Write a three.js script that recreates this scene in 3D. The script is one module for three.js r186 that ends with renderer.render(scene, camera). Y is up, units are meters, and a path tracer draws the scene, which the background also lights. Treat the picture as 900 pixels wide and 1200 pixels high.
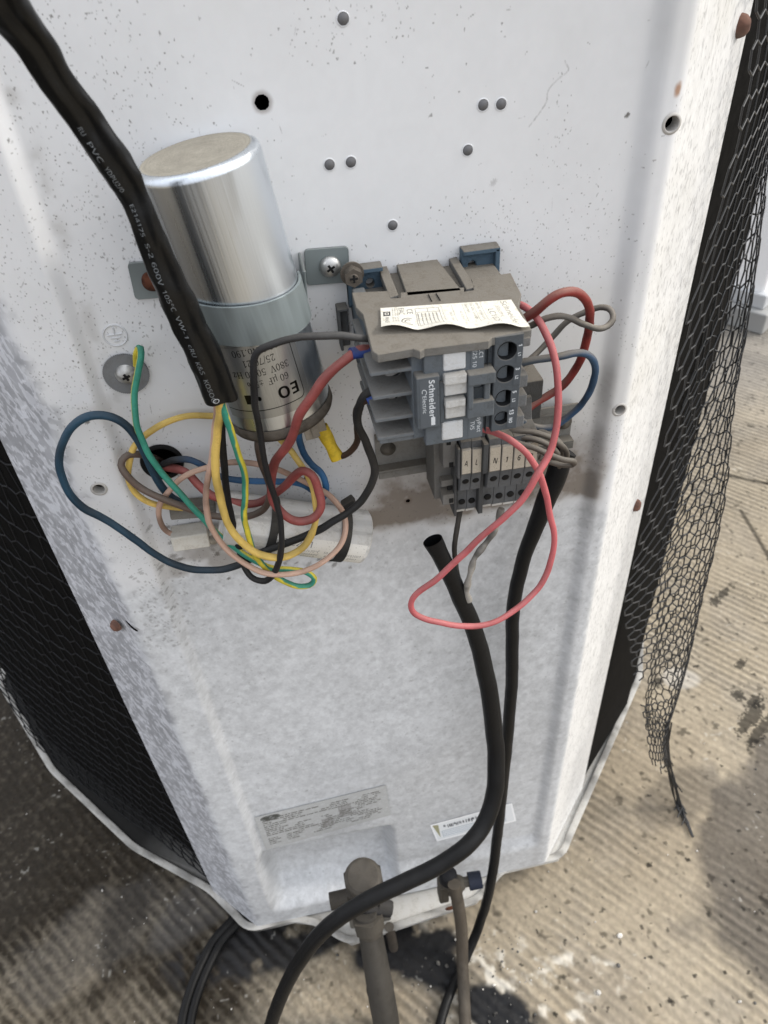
import * as THREE from 'three';
import { RoundedBoxGeometry } from 'three/addons/geometries/RoundedBoxGeometry.js';
import { mergeGeometries } from 'three/addons/utils/BufferGeometryUtils.js';

// ---------------------------------------------------------------- camera, sky, sun, exposure
const scene = new THREE.Scene();
const V3 = (x, y, z) => new THREE.Vector3(x, y, z);
const FOCAL = 901, PW = 900, PH = 1200;                       // focal length in pixels of the 900 x 1200 photograph
const EYE = V3(0, 0.91, 0.363), LOOK = V3(0.104, -0.6559, -0.7477), UPV = V3(0.1646, 0.7527, -0.6374);
const camera = new THREE.PerspectiveCamera(2 * Math.atan(PH / 2 / FOCAL) * 180 / Math.PI, PW / PH, 0.01, 400);
camera.focus = 0.41; camera.userData.fStop = 16;   // a phone lens close up: far things go slightly soft
camera.position.copy(EYE); camera.up.copy(UPV); camera.lookAt(EYE.clone().add(LOOK)); camera.updateMatrixWorld(true);

const SUN = V3(0.80, 0.60, 0.03).normalize();
const sun = new THREE.DirectionalLight(0xfff8ef, 1.25);
sun.position.copy(SUN).multiplyScalar(6); sun.target.position.set(0, 0.3, 0);
sun.castShadow = true; sun.shadow.radius = 20; sun.shadow.mapSize.set(2048, 2048);
Object.assign(sun.shadow.camera, { left: -2, right: 2, top: 2, bottom: -2, near: 0.5, far: 14 });
scene.add(sun, sun.target);

const renderer = new THREE.WebGLRenderer({ antialias: true });
renderer.setSize(768, 1024);
renderer.toneMapping = THREE.LinearToneMapping; renderer.toneMappingExposure = 1.85;
renderer.shadowMap.enabled = true;

// ---------------------------------------------------------------- noise
function rng(seed) { let s = seed >>> 0; return () => { s = (s + 0x6d2b79f5) | 0; let t = Math.imul(s ^ (s >>> 15), 1 | s); t = (t + Math.imul(t ^ (t >>> 7), 61 | t)) ^ t; return ((t ^ (t >>> 14)) >>> 0) / 4294967296; }; }
const NT = new Float32Array(65536); { const r = rng(7); for (let i = 0; i < 65536; i++) NT[i] = r(); }
function vn(x, y) {
  const xi = Math.floor(x), yi = Math.floor(y); let fx = x - xi, fy = y - yi; fx = fx * fx * (3 - 2 * fx); fy = fy * fy * (3 - 2 * fy);
  const a = xi & 255, b = (xi + 1) & 255, c = (yi & 255) << 8, d = ((yi + 1) & 255) << 8;
  const p = NT[a + c], q = NT[b + c], r = NT[a + d], s = NT[b + d];
  return p + (q - p) * fx + (r - p + (p - q - r + s) * fx) * fy;
}
function fbm(x, y, n = 4) { let s = 0, a = 0.5, t = 0; for (let i = 0; i < n; i++) { s += a * vn(x, y); t += a; a *= 0.5; x = x * 2.03 + 17.3; y = y * 2.03 + 9.1; } return s / t; }
const sst = (a, b, x) => { const t = Math.min(1, Math.max(0, (x - a) / (b - a))); return t * t * (3 - 2 * t); };
const mix = (a, b, t) => a + (b - a) * t, clamp = (x, a = 0, b = 1) => Math.min(b, Math.max(a, x));
const toS = (v) => { v = clamp(v); return 255 * (v <= 0.0031308 ? 12.92 * v : 1.055 * Math.pow(v, 1 / 2.4) - 0.055); };

// bright overcast sky, brighter towards the veiled sun
{
  const W = 512, H = 256, d = new Float32Array(W * H * 4);
  for (let j = 0; j < H; j++) for (let i = 0; i < W; i++) {
    const up = ((j + 0.5) / H - 0.5) * Math.PI, az = ((i + 0.5) / W - 0.5) * 2 * Math.PI;
    const y = Math.sin(up), x = Math.cos(az) * Math.cos(up), z = Math.sin(az) * Math.cos(up);
    const c = x * SUN.x + y * SUN.y + z * SUN.z, e = Math.max(y, 0);
    const k = 1 / (0.25 + e), cl = fbm(x * k * 1.1 + 20, z * k * 1.1 + 31, 5);
    const glow = Math.pow(Math.max(0, 0.5 + 0.5 * c), 5);
    let L = (0.55 + 0.30 * e) * (0.72 + 0.56 * cl) + glow * 0.72;
    const warm = glow * 0.8;
    const o = (j * W + i) * 4;
    d[o] = L * mix(0.945, 1.0, warm); d[o + 1] = L * mix(0.985, 0.985, warm); d[o + 2] = L * mix(1.075, 0.95, warm); d[o + 3] = 1;
  }
  const t = new THREE.DataTexture(d, W, H, THREE.RGBAFormat, THREE.FloatType);
  t.mapping = THREE.EquirectangularReflectionMapping; t.magFilter = t.minFilter = THREE.LinearFilter; t.needsUpdate = true;
  scene.background = t; scene.environment = t;
  scene.backgroundIntensity = 1; scene.environmentIntensity = 1;
}

// ---------------------------------------------------------------- measuring helpers: a point of the photograph on a plane of the place
const CAMINV = camera.quaternion;
function ray(px, py) { return V3((px - 450) / FOCAL, -(py - 600) / FOCAL, -1).applyQuaternion(CAMINV); }
function at(px, py, z = 0) { const d = ray(px, py), t = (z - EYE.z) / d.z; return EYE.clone().addScaledVector(d, t); }
function atG(px, py, z, r) { const p = at(px, py, z); return p.y < r ? onY(px, py, r) : p; }
function onY(px, py, y = 0) { const d = ray(px, py), t = (y - EYE.y) / d.y; return EYE.clone().addScaledVector(d, t); }

// ---------------------------------------------------------------- object helpers
const used = {};
function numbered(n) { used[n] = (used[n] ?? -1) + 1; return used[n] ? n + '_' + String(used[n]).padStart(3, '0') : n; }
function tag(o, label, category, group) { o.userData = { label, category }; if (group) o.userData.group = group; return o; }
function thing(name, label, category, pos = V3(0, 0, 0), group) { const o = new THREE.Group(); o.name = numbered(name); o.position.copy(pos); scene.add(o); return tag(o, label, category, group); }
// a mesh whose geometry is given in world metres, placed under a thing (or a part of it)
function part(parent, name, geo, mat, label) {
  const m = new THREE.Mesh(geo, mat); m.name = name; m.castShadow = m.receiveShadow = true;
  const o = V3(0, 0, 0); for (let p = parent; p && p !== scene; p = p.parent) o.add(p.position);
  geo.translate(-o.x, -o.y, -o.z);
  if (label) m.userData.label = label;
  (parent || scene).add(m); return m;
}
function single(name, geo, mat, label, category, group) { const m = new THREE.Mesh(geo, mat); m.name = numbered(name); m.castShadow = m.receiveShadow = true; geo.computeBoundingBox(); const c = geo.boundingBox.getCenter(V3()); geo.translate(-c.x, -c.y, -c.z); m.position.copy(c); scene.add(m); return tag(m, label, category, group); }
function structure(name, geo, mat) { const m = new THREE.Mesh(geo, mat); m.name = name; m.receiveShadow = m.castShadow = true; m.userData = { kind: 'structure' }; scene.add(m); return m; }
const merge = (list) => mergeGeometries(list.map((g) => { const n = g.index ? g.toNonIndexed() : g; for (const k of Object.keys(n.attributes)) if (!['position', 'normal', 'uv', 'color'].includes(k)) n.deleteAttribute(k); return n; }));
function box(x0, x1, y0, y1, z0, z1, r = 0.0006) {
  const w = Math.abs(x1 - x0), h = Math.abs(y1 - y0), d = Math.abs(z1 - z0), q = Math.min(r, w / 2.2, h / 2.2, d / 2.2);
  return new RoundedBoxGeometry(w, h, d, 2, q).translate((x0 + x1) / 2, (y0 + y1) / 2, (z0 + z1) / 2);
}
function cyl(r0, r1, len, from, dir, seg = 24, open = false) { // from = centre of the start disc
  const g = new THREE.CylinderGeometry(r1, r0, len, seg, 1, open).translate(0, len / 2, 0);
  g.applyQuaternion(new THREE.Quaternion().setFromUnitVectors(V3(0, 1, 0), dir.clone().normalize()));
  return g.translate(from.x, from.y, from.z);
}
function lathe(pts, from, dir, seg = 32) {
  const g = new THREE.LatheGeometry(pts.map((p) => new THREE.Vector2(p[0], p[1])), seg);
  g.applyQuaternion(new THREE.Quaternion().setFromUnitVectors(V3(0, 1, 0), dir.clone().normalize()));
  return g.translate(from.x, from.y, from.z);
}
// sweep along points; rad(t) -> [half width across, half height]; the cross direction stays parallel to the panel
function sweep(pts, rad, { step = 0.0022, seg = 10, close = true, tension = 0.5, kink = 0 } = {}) {
  const c = new THREE.CatmullRomCurve3(pts, false, 'centripetal', tension), L = c.getLength(), n = Math.max(4, Math.ceil(L / step));
  const P = c.getSpacedPoints(n); if (kink) P.forEach((p, i) => { const s = i / n * L; p.x += (fbm(s * 60 + 3, L * 77, 2) - 0.5) * kink; p.y += (fbm(s * 60 + 50, L * 31, 2) - 0.5) * kink; p.z += (fbm(s * 50 + 90, L * 13, 2) - 0.5) * kink * 0.6; });
  const pos = [], nor = [], uv = [], idx = [];
  let B = null, T0 = null;
  for (let i = 0; i <= n; i++) {
    const a = P[Math.max(0, i - 1)], b = P[Math.min(n, i + 1)], T = b.clone().sub(a).normalize();
    if (!B) { B = T.clone().cross(V3(0, 0, 1)); if (B.length() < 1e-3) B = V3(1, 0, 0); B.normalize(); }
    else { B.applyQuaternion(new THREE.Quaternion().setFromUnitVectors(T0, T)); B.addScaledVector(T, -B.dot(T)).normalize(); }
    T0 = T; const N = B.clone().cross(T).normalize();
    const [rx, ry] = rad(i / n);
    for (let k = 0; k <= seg; k++) {
      const an = k / seg * Math.PI * 2, cs = Math.cos(an), sn = Math.sin(an);
      pos.push(P[i].x + B.x * cs * rx + N.x * sn * ry, P[i].y + B.y * cs * rx + N.y * sn * ry, P[i].z + B.z * cs * rx + N.z * sn * ry);
      const nx = cs / rx, ny = sn / ry, q = Math.hypot(nx, ny);
      nor.push((B.x * nx + N.x * ny) / q, (B.y * nx + N.y * ny) / q, (B.z * nx + N.z * ny) / q);
      uv.push(i / n * L, k / seg);
    }
  }
  const w = seg + 1;
  for (let i = 0; i < n; i++) for (let k = 0; k < seg; k++) { const a = i * w + k; idx.push(a, a + w, a + 1, a + 1, a + w, a + w + 1); }
  if (close) for (const [i, s] of [[0, 1], [n, -1]]) { const T = P[Math.min(n, i + 1)].clone().sub(P[Math.max(0, i - 1)]).normalize().multiplyScalar(-s); const b = pos.length / 3; pos.push(P[i].x, P[i].y, P[i].z); nor.push(T.x, T.y, T.z); uv.push(i / n * L, 0.5); for (let k = 0; k < seg; k++) { const p = (i * w + k) * 3; pos.push(pos[p], pos[p + 1], pos[p + 2]); nor.push(T.x, T.y, T.z); uv.push(i / n * L, 0.5); } for (let k = 0; k < seg; k++) { const q = b + 1 + k, r = b + 1 + (k + 1) % seg; s > 0 ? idx.push(b, q, r) : idx.push(b, r, q); } }
  const g = new THREE.BufferGeometry();
  g.setAttribute('position', new THREE.Float32BufferAttribute(pos, 3)); g.setAttribute('normal', new THREE.Float32BufferAttribute(nor, 3)); g.setAttribute('uv', new THREE.Float32BufferAttribute(uv, 2)); g.setIndex(idx);
  g.userData.length = L; return g;
}
// vertex paint: base colour, with settled dust on upward faces and patchy grime
function paint(g, base, { dust = 0, dustCol = DUST, grime = 0.25, scale = 90, seed = 0, flat = false, stripe = null, tint = null } = {}) {
  const p = g.attributes.position, n = g.attributes.normal, u = g.attributes.uv, c = new Float32Array(p.count * 3);
  for (let i = 0; i < p.count; i++) {
    const x = p.getX(i), y = p.getY(i), z = p.getZ(i);
    let b = base; if (stripe && stripe(u.getX(i), u.getY(i))) b = stripe.colour; if (tint) b = tint(x, b);
    const nz = fbm((x + z * 0.7) * scale * 3 + seed, (y + z * 0.4) * scale * 3 + seed * 1.7, 3);
    const k = clamp(dust * sst(-0.1, 0.8, n.getY(i)) * (flat ? 0.95 : 0.55 + nz * 0.9)), gr = flat ? 1 : 1 - grime * sst(0.35, 0.75, fbm((x - z) * scale + 5 + seed, (y + z) * scale, 3));
    for (let j = 0; j < 3; j++) c[i * 3 + j] = mix(b[j] * gr, dustCol[j], k);
  }
  g.setAttribute('color', new THREE.BufferAttribute(c, 3));
  const q = new Float32Array(p.count * 2); // grain is laid on in metres, along the axis each face looks most towards
  for (let i = 0; i < p.count; i++) { const ax = Math.abs(n.getX(i)), ay = Math.abs(n.getY(i)), az = Math.abs(n.getZ(i)); const [s, t] = ay > ax && ay > az ? [p.getX(i), p.getZ(i)] : ax > az ? [p.getZ(i), p.getY(i)] : [p.getX(i), p.getY(i)]; q[i * 2] = s; q[i * 2 + 1] = t; }
  g.setAttribute('uv', new THREE.BufferAttribute(q, 2)); return g;
}
const DUST = [0.168, 0.152, 0.128];

// ---------------------------------------------------------------- textures
function dataTex(W, H, f, { srgb = true, repeat = false } = {}) { // f(x, y) -> [r,g,b] linear 0..1 (or a number)
  const d = new Uint8Array(W * H * 4);
  for (let j = 0; j < H; j++) for (let i = 0; i < W; i++) {
    const v = f(i, j), o = (j * W + i) * 4;
    if (typeof v === 'number') d[o] = d[o + 1] = d[o + 2] = clamp(v) * 255; else for (let k = 0; k < 3; k++) d[o + k] = srgb ? toS(v[k]) : clamp(v[k]) * 255;
    d[o + 3] = 255;
  }
  const t = new THREE.DataTexture(d, W, H, THREE.RGBAFormat); t.magFilter = THREE.LinearFilter; t.minFilter = THREE.LinearMipmapLinearFilter; t.generateMipmaps = true;
  if (srgb) t.colorSpace = THREE.SRGBColorSpace; t.wrapS = t.wrapT = repeat ? THREE.RepeatWrapping : THREE.ClampToEdgeWrapping; t.needsUpdate = true; return t;
}
function canvasTex(W, H, draw, srgb = true) { const c = document.createElement('canvas'); c.width = W; c.height = H; const g = c.getContext('2d'); draw(g, W, H); const t = new THREE.CanvasTexture(c); if (srgb) t.colorSpace = THREE.SRGBColorSpace; t.anisotropy = 8; return t; }
// tiling speckle for small parts: multiplies the vertex paint, period 40 mm
const TN = 512, wrapN = (i, j, f, s) => { const P = f, x = i / TN * P, y = j / TN * P, xi = Math.floor(x), yi = Math.floor(y); let fx = x - xi, fy = y - yi; fx = fx * fx * (3 - 2 * fx); fy = fy * fy * (3 - 2 * fy); const h = (a, c) => NT[(((a % P) * 73 + (c % P) * 151 + s * 977) & 65535)]; return mix(mix(h(xi, yi), h(xi + 1, yi), fx), mix(h(xi, yi + 1), h(xi + 1, yi + 1), fx), fy); };
const grainF = (i, j) => { const a = wrapN(i, j, 9, 1), b = wrapN(i, j, 40, 2), c = wrapN(i, j, 128, 3), d = wrapN(i, j, 256, 4); return [a, b, c, d]; };
const grain = dataTex(TN, TN, (i, j) => { const [a, b, c, d] = grainF(i, j); const v = 0.62 + 0.26 * a + 0.24 * b + 0.20 * c + 0.14 * d - 0.40 * sst(0.76, 0.92, c) * b; return [v, v * 0.985, v * 0.96]; }, { srgb: false, repeat: true });
const grainB = dataTex(TN, TN, (i, j) => { const [a, b, c, d] = grainF(i, j); return 0.2 * a + 0.3 * b + 0.25 * c + 0.25 * d; }, { srgb: false, repeat: true });
for (const t of [grain, grainB]) t.repeat.set(25, 25);

const std = (o) => new THREE.MeshStandardMaterial(o);
const phys = (o) => new THREE.MeshPhysicalMaterial(o);
const M = {
  paintV: phys({ vertexColors: true, map: grain, bumpMap: grainB, bumpScale: 0.00025, roughness: 0.8, specularIntensity: 0.5 }),   // vertex painted plastic
  wireV: phys({ vertexColors: true, map: grain, bumpMap: grainB, bumpScale: 0.00012, roughness: 0.6, specularIntensity: 0.6 }),
  blackCable: phys({ vertexColors: true, map: grain, bumpMap: grainB, bumpScale: 0.00012, roughness: 0.42, specularIntensity: 0.30 }),
  dark: phys({ color: new THREE.Color().setRGB(0.012, 0.012, 0.012), roughness: 0.9, specularIntensity: 0.3 }),
  zinc: std({ vertexColors: true, map: grain, roughness: 0.48, metalness: 0.75 }),
  steel: std({ color: new THREE.Color().setRGB(0.45, 0.45, 0.44), roughness: 0.42, metalness: 0.9 }),
};

// ---------------------------------------------------------------- ground: one sheet of grooved concrete
{
  const S = 2.9, X0 = -1.35, Z0 = -1.7, N = 1792;
  const G = (px, py) => { const p = onY(px, py, 0); return [p.x, p.z]; };
  const dir = [0.62, 0.785], per = [0.785, -0.62];
  let RAG = 0; const blob = (x, z, cx, cz, rx, rz, rot, rag) => { if (Math.abs(x - cx) + Math.abs(z - cz) > 2.6 * Math.max(rx, rz)) return 0; const a = x - cx, b = z - cz, c = Math.cos(rot), s = Math.sin(rot); const d = Math.hypot((a * c + b * s) / rx, (-a * s + b * c) / rz); return 1 - sst(0.75, 1.1, d + (RAG - 0.5) * rag); };
  const wetR = G(870, 1010), wetR2 = G(800, 930), patch = G(245, 1050), patch2 = G(120, 1090), tar = G(500, 1130), tar2 = G(580, 1185), tar3 = G(540, 1120), pale = G(795, 795), oil = G(330, 1120), pale2 = G(690, 1140);
  const groove = (x, z) => { const w = (fbm(x * 9, z * 9, 2) - 0.5) * 0.005 + (vn(x * 60, z * 60) - 0.5) * 0.0026; const q = (x * per[0] + z * per[1] + w) / 0.0112; return 0.5 + 0.5 * Math.cos(q * Math.PI * 2); };
  const stick = [[G(868, 598), G(905, 660)], [G(845, 555), G(905, 568)]];
  const seg = (x, z, a, b) => { const dx = b[0] - a[0], dz = b[1] - a[1], t = clamp(((x - a[0]) * dx + (z - a[1]) * dz) / (dx * dx + dz * dz)); return Math.hypot(x - a[0] - dx * t, z - a[1] - dz * t); };
  const d = new Uint8Array(N * N * 4), hgt = new Uint8Array(N * N * 4), rgh = new Uint8Array(N * N * 4);
  for (let j = 0; j < N; j++) for (let i = 0; i < N; i++) {
    const x = X0 + S * (i + 0.5) / N, z = Z0 + S * (j + 0.5) / N;
    RAG = fbm(x * 22 + 3, z * 22 + 8, 4); const big = fbm(x * 4, z * 4, 3), med = fbm(x * 18 + 7, z * 18, 4), fine = fbm(x * 160, z * 160, 3), gq = mix(0.40, 0.84, sst(0.12, -0.12, x + z * 0.3)), grit = 1 - gq / 2 + gq * (0.6 * vn(x * 420, z * 420) + 0.4 * vn(x * 240 + 3, z * 240));
    // streaks along the brushed direction
    const al = x * dir[0] + z * dir[1], ac = x * per[0] + z * per[1], streak = fbm(ac * 150, al * 9, 3);
    let gv = groove(x, z) * (0.45 + 0.7 * sst(0.3, 0.6, fbm(x * 7 + 30, z * 7 + 4, 3)));
    let r = mix(0.285, 0.365, big) * (0.87 + 0.26 * fine) * (0.85 + 0.3 * streak), g = r * 0.85, b = r * 0.625;
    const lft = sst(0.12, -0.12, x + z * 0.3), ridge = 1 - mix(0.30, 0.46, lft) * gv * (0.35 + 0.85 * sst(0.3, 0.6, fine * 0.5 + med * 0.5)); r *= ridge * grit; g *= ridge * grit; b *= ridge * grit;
    let rough = 0.92, h = (1 - gv) * 0.40 + fine * 0.35 + med * 0.2;
    const brown = sst(0.50, 0.72, fbm(x * 6 + 21, z * 6 + 13, 4)) * 0.24; r *= 1 - brown * 0.42; g *= 1 - brown * 0.48; b *= 1 - brown * 0.55; const grey = sst(0.45, 0.75, med) * 0.14; { const l = (r + g + b) / 3; r = mix(r, l * 0.86, grey); g = mix(g, l * 0.84, grey); b = mix(b, l * 0.82, grey); }
    // dark pits
    const pit = sst(0.72, 0.84, 0.6 * vn(x * 95 + 11, z * 95 + 5) + 0.4 * vn(x * 230, z * 230 + 7)); { const k = 1 - 0.55 * pit; r *= k; g *= k; b *= k; }
    // left side: old wet, mossy dirt in the grooves; darkness beyond view added for reflections
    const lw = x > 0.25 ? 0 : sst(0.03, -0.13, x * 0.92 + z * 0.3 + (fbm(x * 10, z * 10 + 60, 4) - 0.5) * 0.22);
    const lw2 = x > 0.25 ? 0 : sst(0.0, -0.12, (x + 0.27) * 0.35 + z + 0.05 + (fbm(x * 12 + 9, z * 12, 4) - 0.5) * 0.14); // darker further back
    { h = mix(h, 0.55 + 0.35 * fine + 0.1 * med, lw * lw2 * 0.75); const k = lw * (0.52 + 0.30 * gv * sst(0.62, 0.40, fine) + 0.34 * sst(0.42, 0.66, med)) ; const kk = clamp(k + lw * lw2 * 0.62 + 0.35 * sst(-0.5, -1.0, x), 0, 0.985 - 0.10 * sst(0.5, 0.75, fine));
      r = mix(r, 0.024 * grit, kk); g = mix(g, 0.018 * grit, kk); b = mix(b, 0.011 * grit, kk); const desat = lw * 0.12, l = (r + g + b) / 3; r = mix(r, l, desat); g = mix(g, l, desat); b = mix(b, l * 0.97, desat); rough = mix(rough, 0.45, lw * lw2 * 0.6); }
    // grey film on the left
    const gp = x > 0.1 ? 0 : Math.max(blob(x, z, patch[0], patch[1], 0.085, 0.035, -0.5, 0.5), blob(x, z, patch2[0], patch2[1], 0.12, 0.05, -0.5, 0.8) * 0.5) * 0.5; r = mix(r, 0.10, gp); g = mix(g, 0.095, gp); b = mix(b, 0.09, gp);
    // damp patch on the right
    const wr = Math.max(blob(x, z, wetR[0] + 0.06, wetR[1] - 0.01, 0.19, 0.095, -0.75, 0.7), blob(x, z, wetR2[0], wetR2[1], 0.07, 0.035, -0.4, 0.9) * 0.6) * 0.80; r *= 1 - wr * 0.72; g *= 1 - wr * 0.71; b *= 1 - wr * 0.66;
    // far ground greyer and darker, the distant unit's shade painted in
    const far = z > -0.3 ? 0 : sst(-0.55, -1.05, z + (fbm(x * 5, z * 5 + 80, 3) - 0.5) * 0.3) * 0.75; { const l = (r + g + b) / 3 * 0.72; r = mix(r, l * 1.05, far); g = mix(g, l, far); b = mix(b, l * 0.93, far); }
    // tar smears below the valves
    const t1 = Math.max(blob(x, z, tar[0], tar[1], 0.07, 0.032, 0.75, 0.9), blob(x, z, tar2[0], tar2[1], 0.06, 0.026, 0.6, 0.8), blob(x, z, oil[0], oil[1] - 0.02, 0.12, 0.035, -0.1, 1.0) * 0.95, blob(x, z, tar3[0] - 0.06, tar3[1] - 0.02, 0.07, 0.03, 0.2, 1.0)); const tm = t1 < 0.01 ? 0 : t1 * sst(0.30, 0.46, fbm(x * 40 + 3, z * 40, 4) + 0.10); r = mix(r, 0.014, tm); g = mix(g, 0.014, tm); b = mix(b, 0.015, tm); rough = mix(rough, 0.5, tm);
    // lime crust round the tar
    const cr0 = Math.max(blob(x, z, tar3[0] + 0.015, tar3[1] + 0.03, 0.12, 0.055, 0.7, 1.0), blob(x, z, pale2[0], pale2[1], 0.035, 0.02, 0.3, 1.3)), cr = cr0 < 0.01 ? 0 : cr0 * sst(0.52, 0.74, fbm(x * 70, z * 70 + 40, 4)) * (1 - tm); r = mix(r, 0.62, cr * 0.8); g = mix(g, 0.58, cr * 0.8); b = mix(b, 0.50, cr * 0.8);
    const pl = blob(x, z, pale[0], pale[1], 0.028, 0.02, 0.2, 0.6) * 0.45; r = mix(r, 0.55, pl); g = mix(g, 0.52, pl); b = mix(b, 0.47, pl);
    for (const s of stick) { const q = 1 - sst(0.002, 0.006, seg(x, z, s[0], s[1]) + (med - 0.5) * 0.008); r *= 1 - 0.7 * q; g *= 1 - 0.7 * q; b *= 1 - 0.7 * q; }
    const sp = sst(0.86, 0.92, vn(x * 260, z * 260)) * sst(0.62, 0.75, vn(x * 30 + 5, z * 30)); r = mix(r, 0.7, sp * 0.22); g = mix(g, 0.68, sp * 0.22); b = mix(b, 0.62, sp * 0.22);
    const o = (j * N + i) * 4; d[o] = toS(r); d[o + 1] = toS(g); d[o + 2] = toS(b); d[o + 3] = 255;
    hgt[o] = hgt[o + 1] = hgt[o + 2] = clamp(h) * 255; hgt[o + 3] = 255; rgh[o] = rgh[o + 1] = rgh[o + 2] = clamp(rough) * 255; rgh[o + 3] = 255;
  }
  // a few dark scraps of dirt and leaf on the dry side
  const R = rng(31), stamp = (cx, cz, rx, rz, rot, k) => { const m = Math.max(rx, rz), i0 = Math.floor((cx - m - X0) / S * N), i1 = Math.ceil((cx + m - X0) / S * N), j0 = Math.floor((cz - m - Z0) / S * N), j1 = Math.ceil((cz + m - Z0) / S * N); for (let j = Math.max(0, j0); j <= Math.min(N - 1, j1); j++) for (let i = Math.max(0, i0); i <= Math.min(N - 1, i1); i++) { const a = X0 + S * (i + 0.5) / N - cx, b = Z0 + S * (j + 0.5) / N - cz, c = Math.cos(rot), s = Math.sin(rot), q = Math.hypot((a * c + b * s) / rx, (-a * s + b * c) / rz) + (vn(i * 0.9, j * 0.9) - 0.5) * 0.9; if (q < 1) { const o = (j * N + i) * 4; for (let e = 0; e < 3; e++) d[o + e] *= 1 - k; } } };
  for (let n = 0; n < 200; n++) { const [x, z] = G(480 + R() * 420, 480 + R() * 720); stamp(x, z, 0.0012 + R() * R() * 0.0035, 0.001 + R() * 0.0012, R() * 3.1, 0.25 + R() * 0.35); }
  for (const [px, py, a, b] of [[848, 695, 12, 6], [880, 840, 30, 9], [865, 815, 8, 8], [700, 800, 5, 5], [884, 822, 10, 8], [838, 705, 9, 8], [770, 800, 8, 8], [868, 778, 10, 6], [892, 855, 30, 7]]) { const [x, z] = G(px, py); stamp(x, z, a / 900, b / 1000, -0.6, 0.45); }
  const tex = (data, srgb) => { const t = new THREE.DataTexture(data, N, N, THREE.RGBAFormat); t.magFilter = THREE.LinearFilter; t.wrapS = t.wrapT = THREE.MirroredRepeatWrapping; if (srgb) t.colorSpace = THREE.SRGBColorSpace; t.needsUpdate = true; return t; };
  const geo = new THREE.PlaneGeometry(160, 160, 8, 8).rotateX(-Math.PI / 2), p = geo.attributes.position, uv = geo.attributes.uv;
  for (let i = 0; i < p.count; i++) uv.setXY(i, (p.getX(i) - X0) / S, (p.getZ(i) - Z0) / S);
  structure('ground', geo, phys({ specularIntensity: 0.35, map: tex(d, true), roughnessMap: tex(rgh, false), bumpMap: tex(hgt, false), bumpScale: 0.0032, roughness: 1 }));
}

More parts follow.
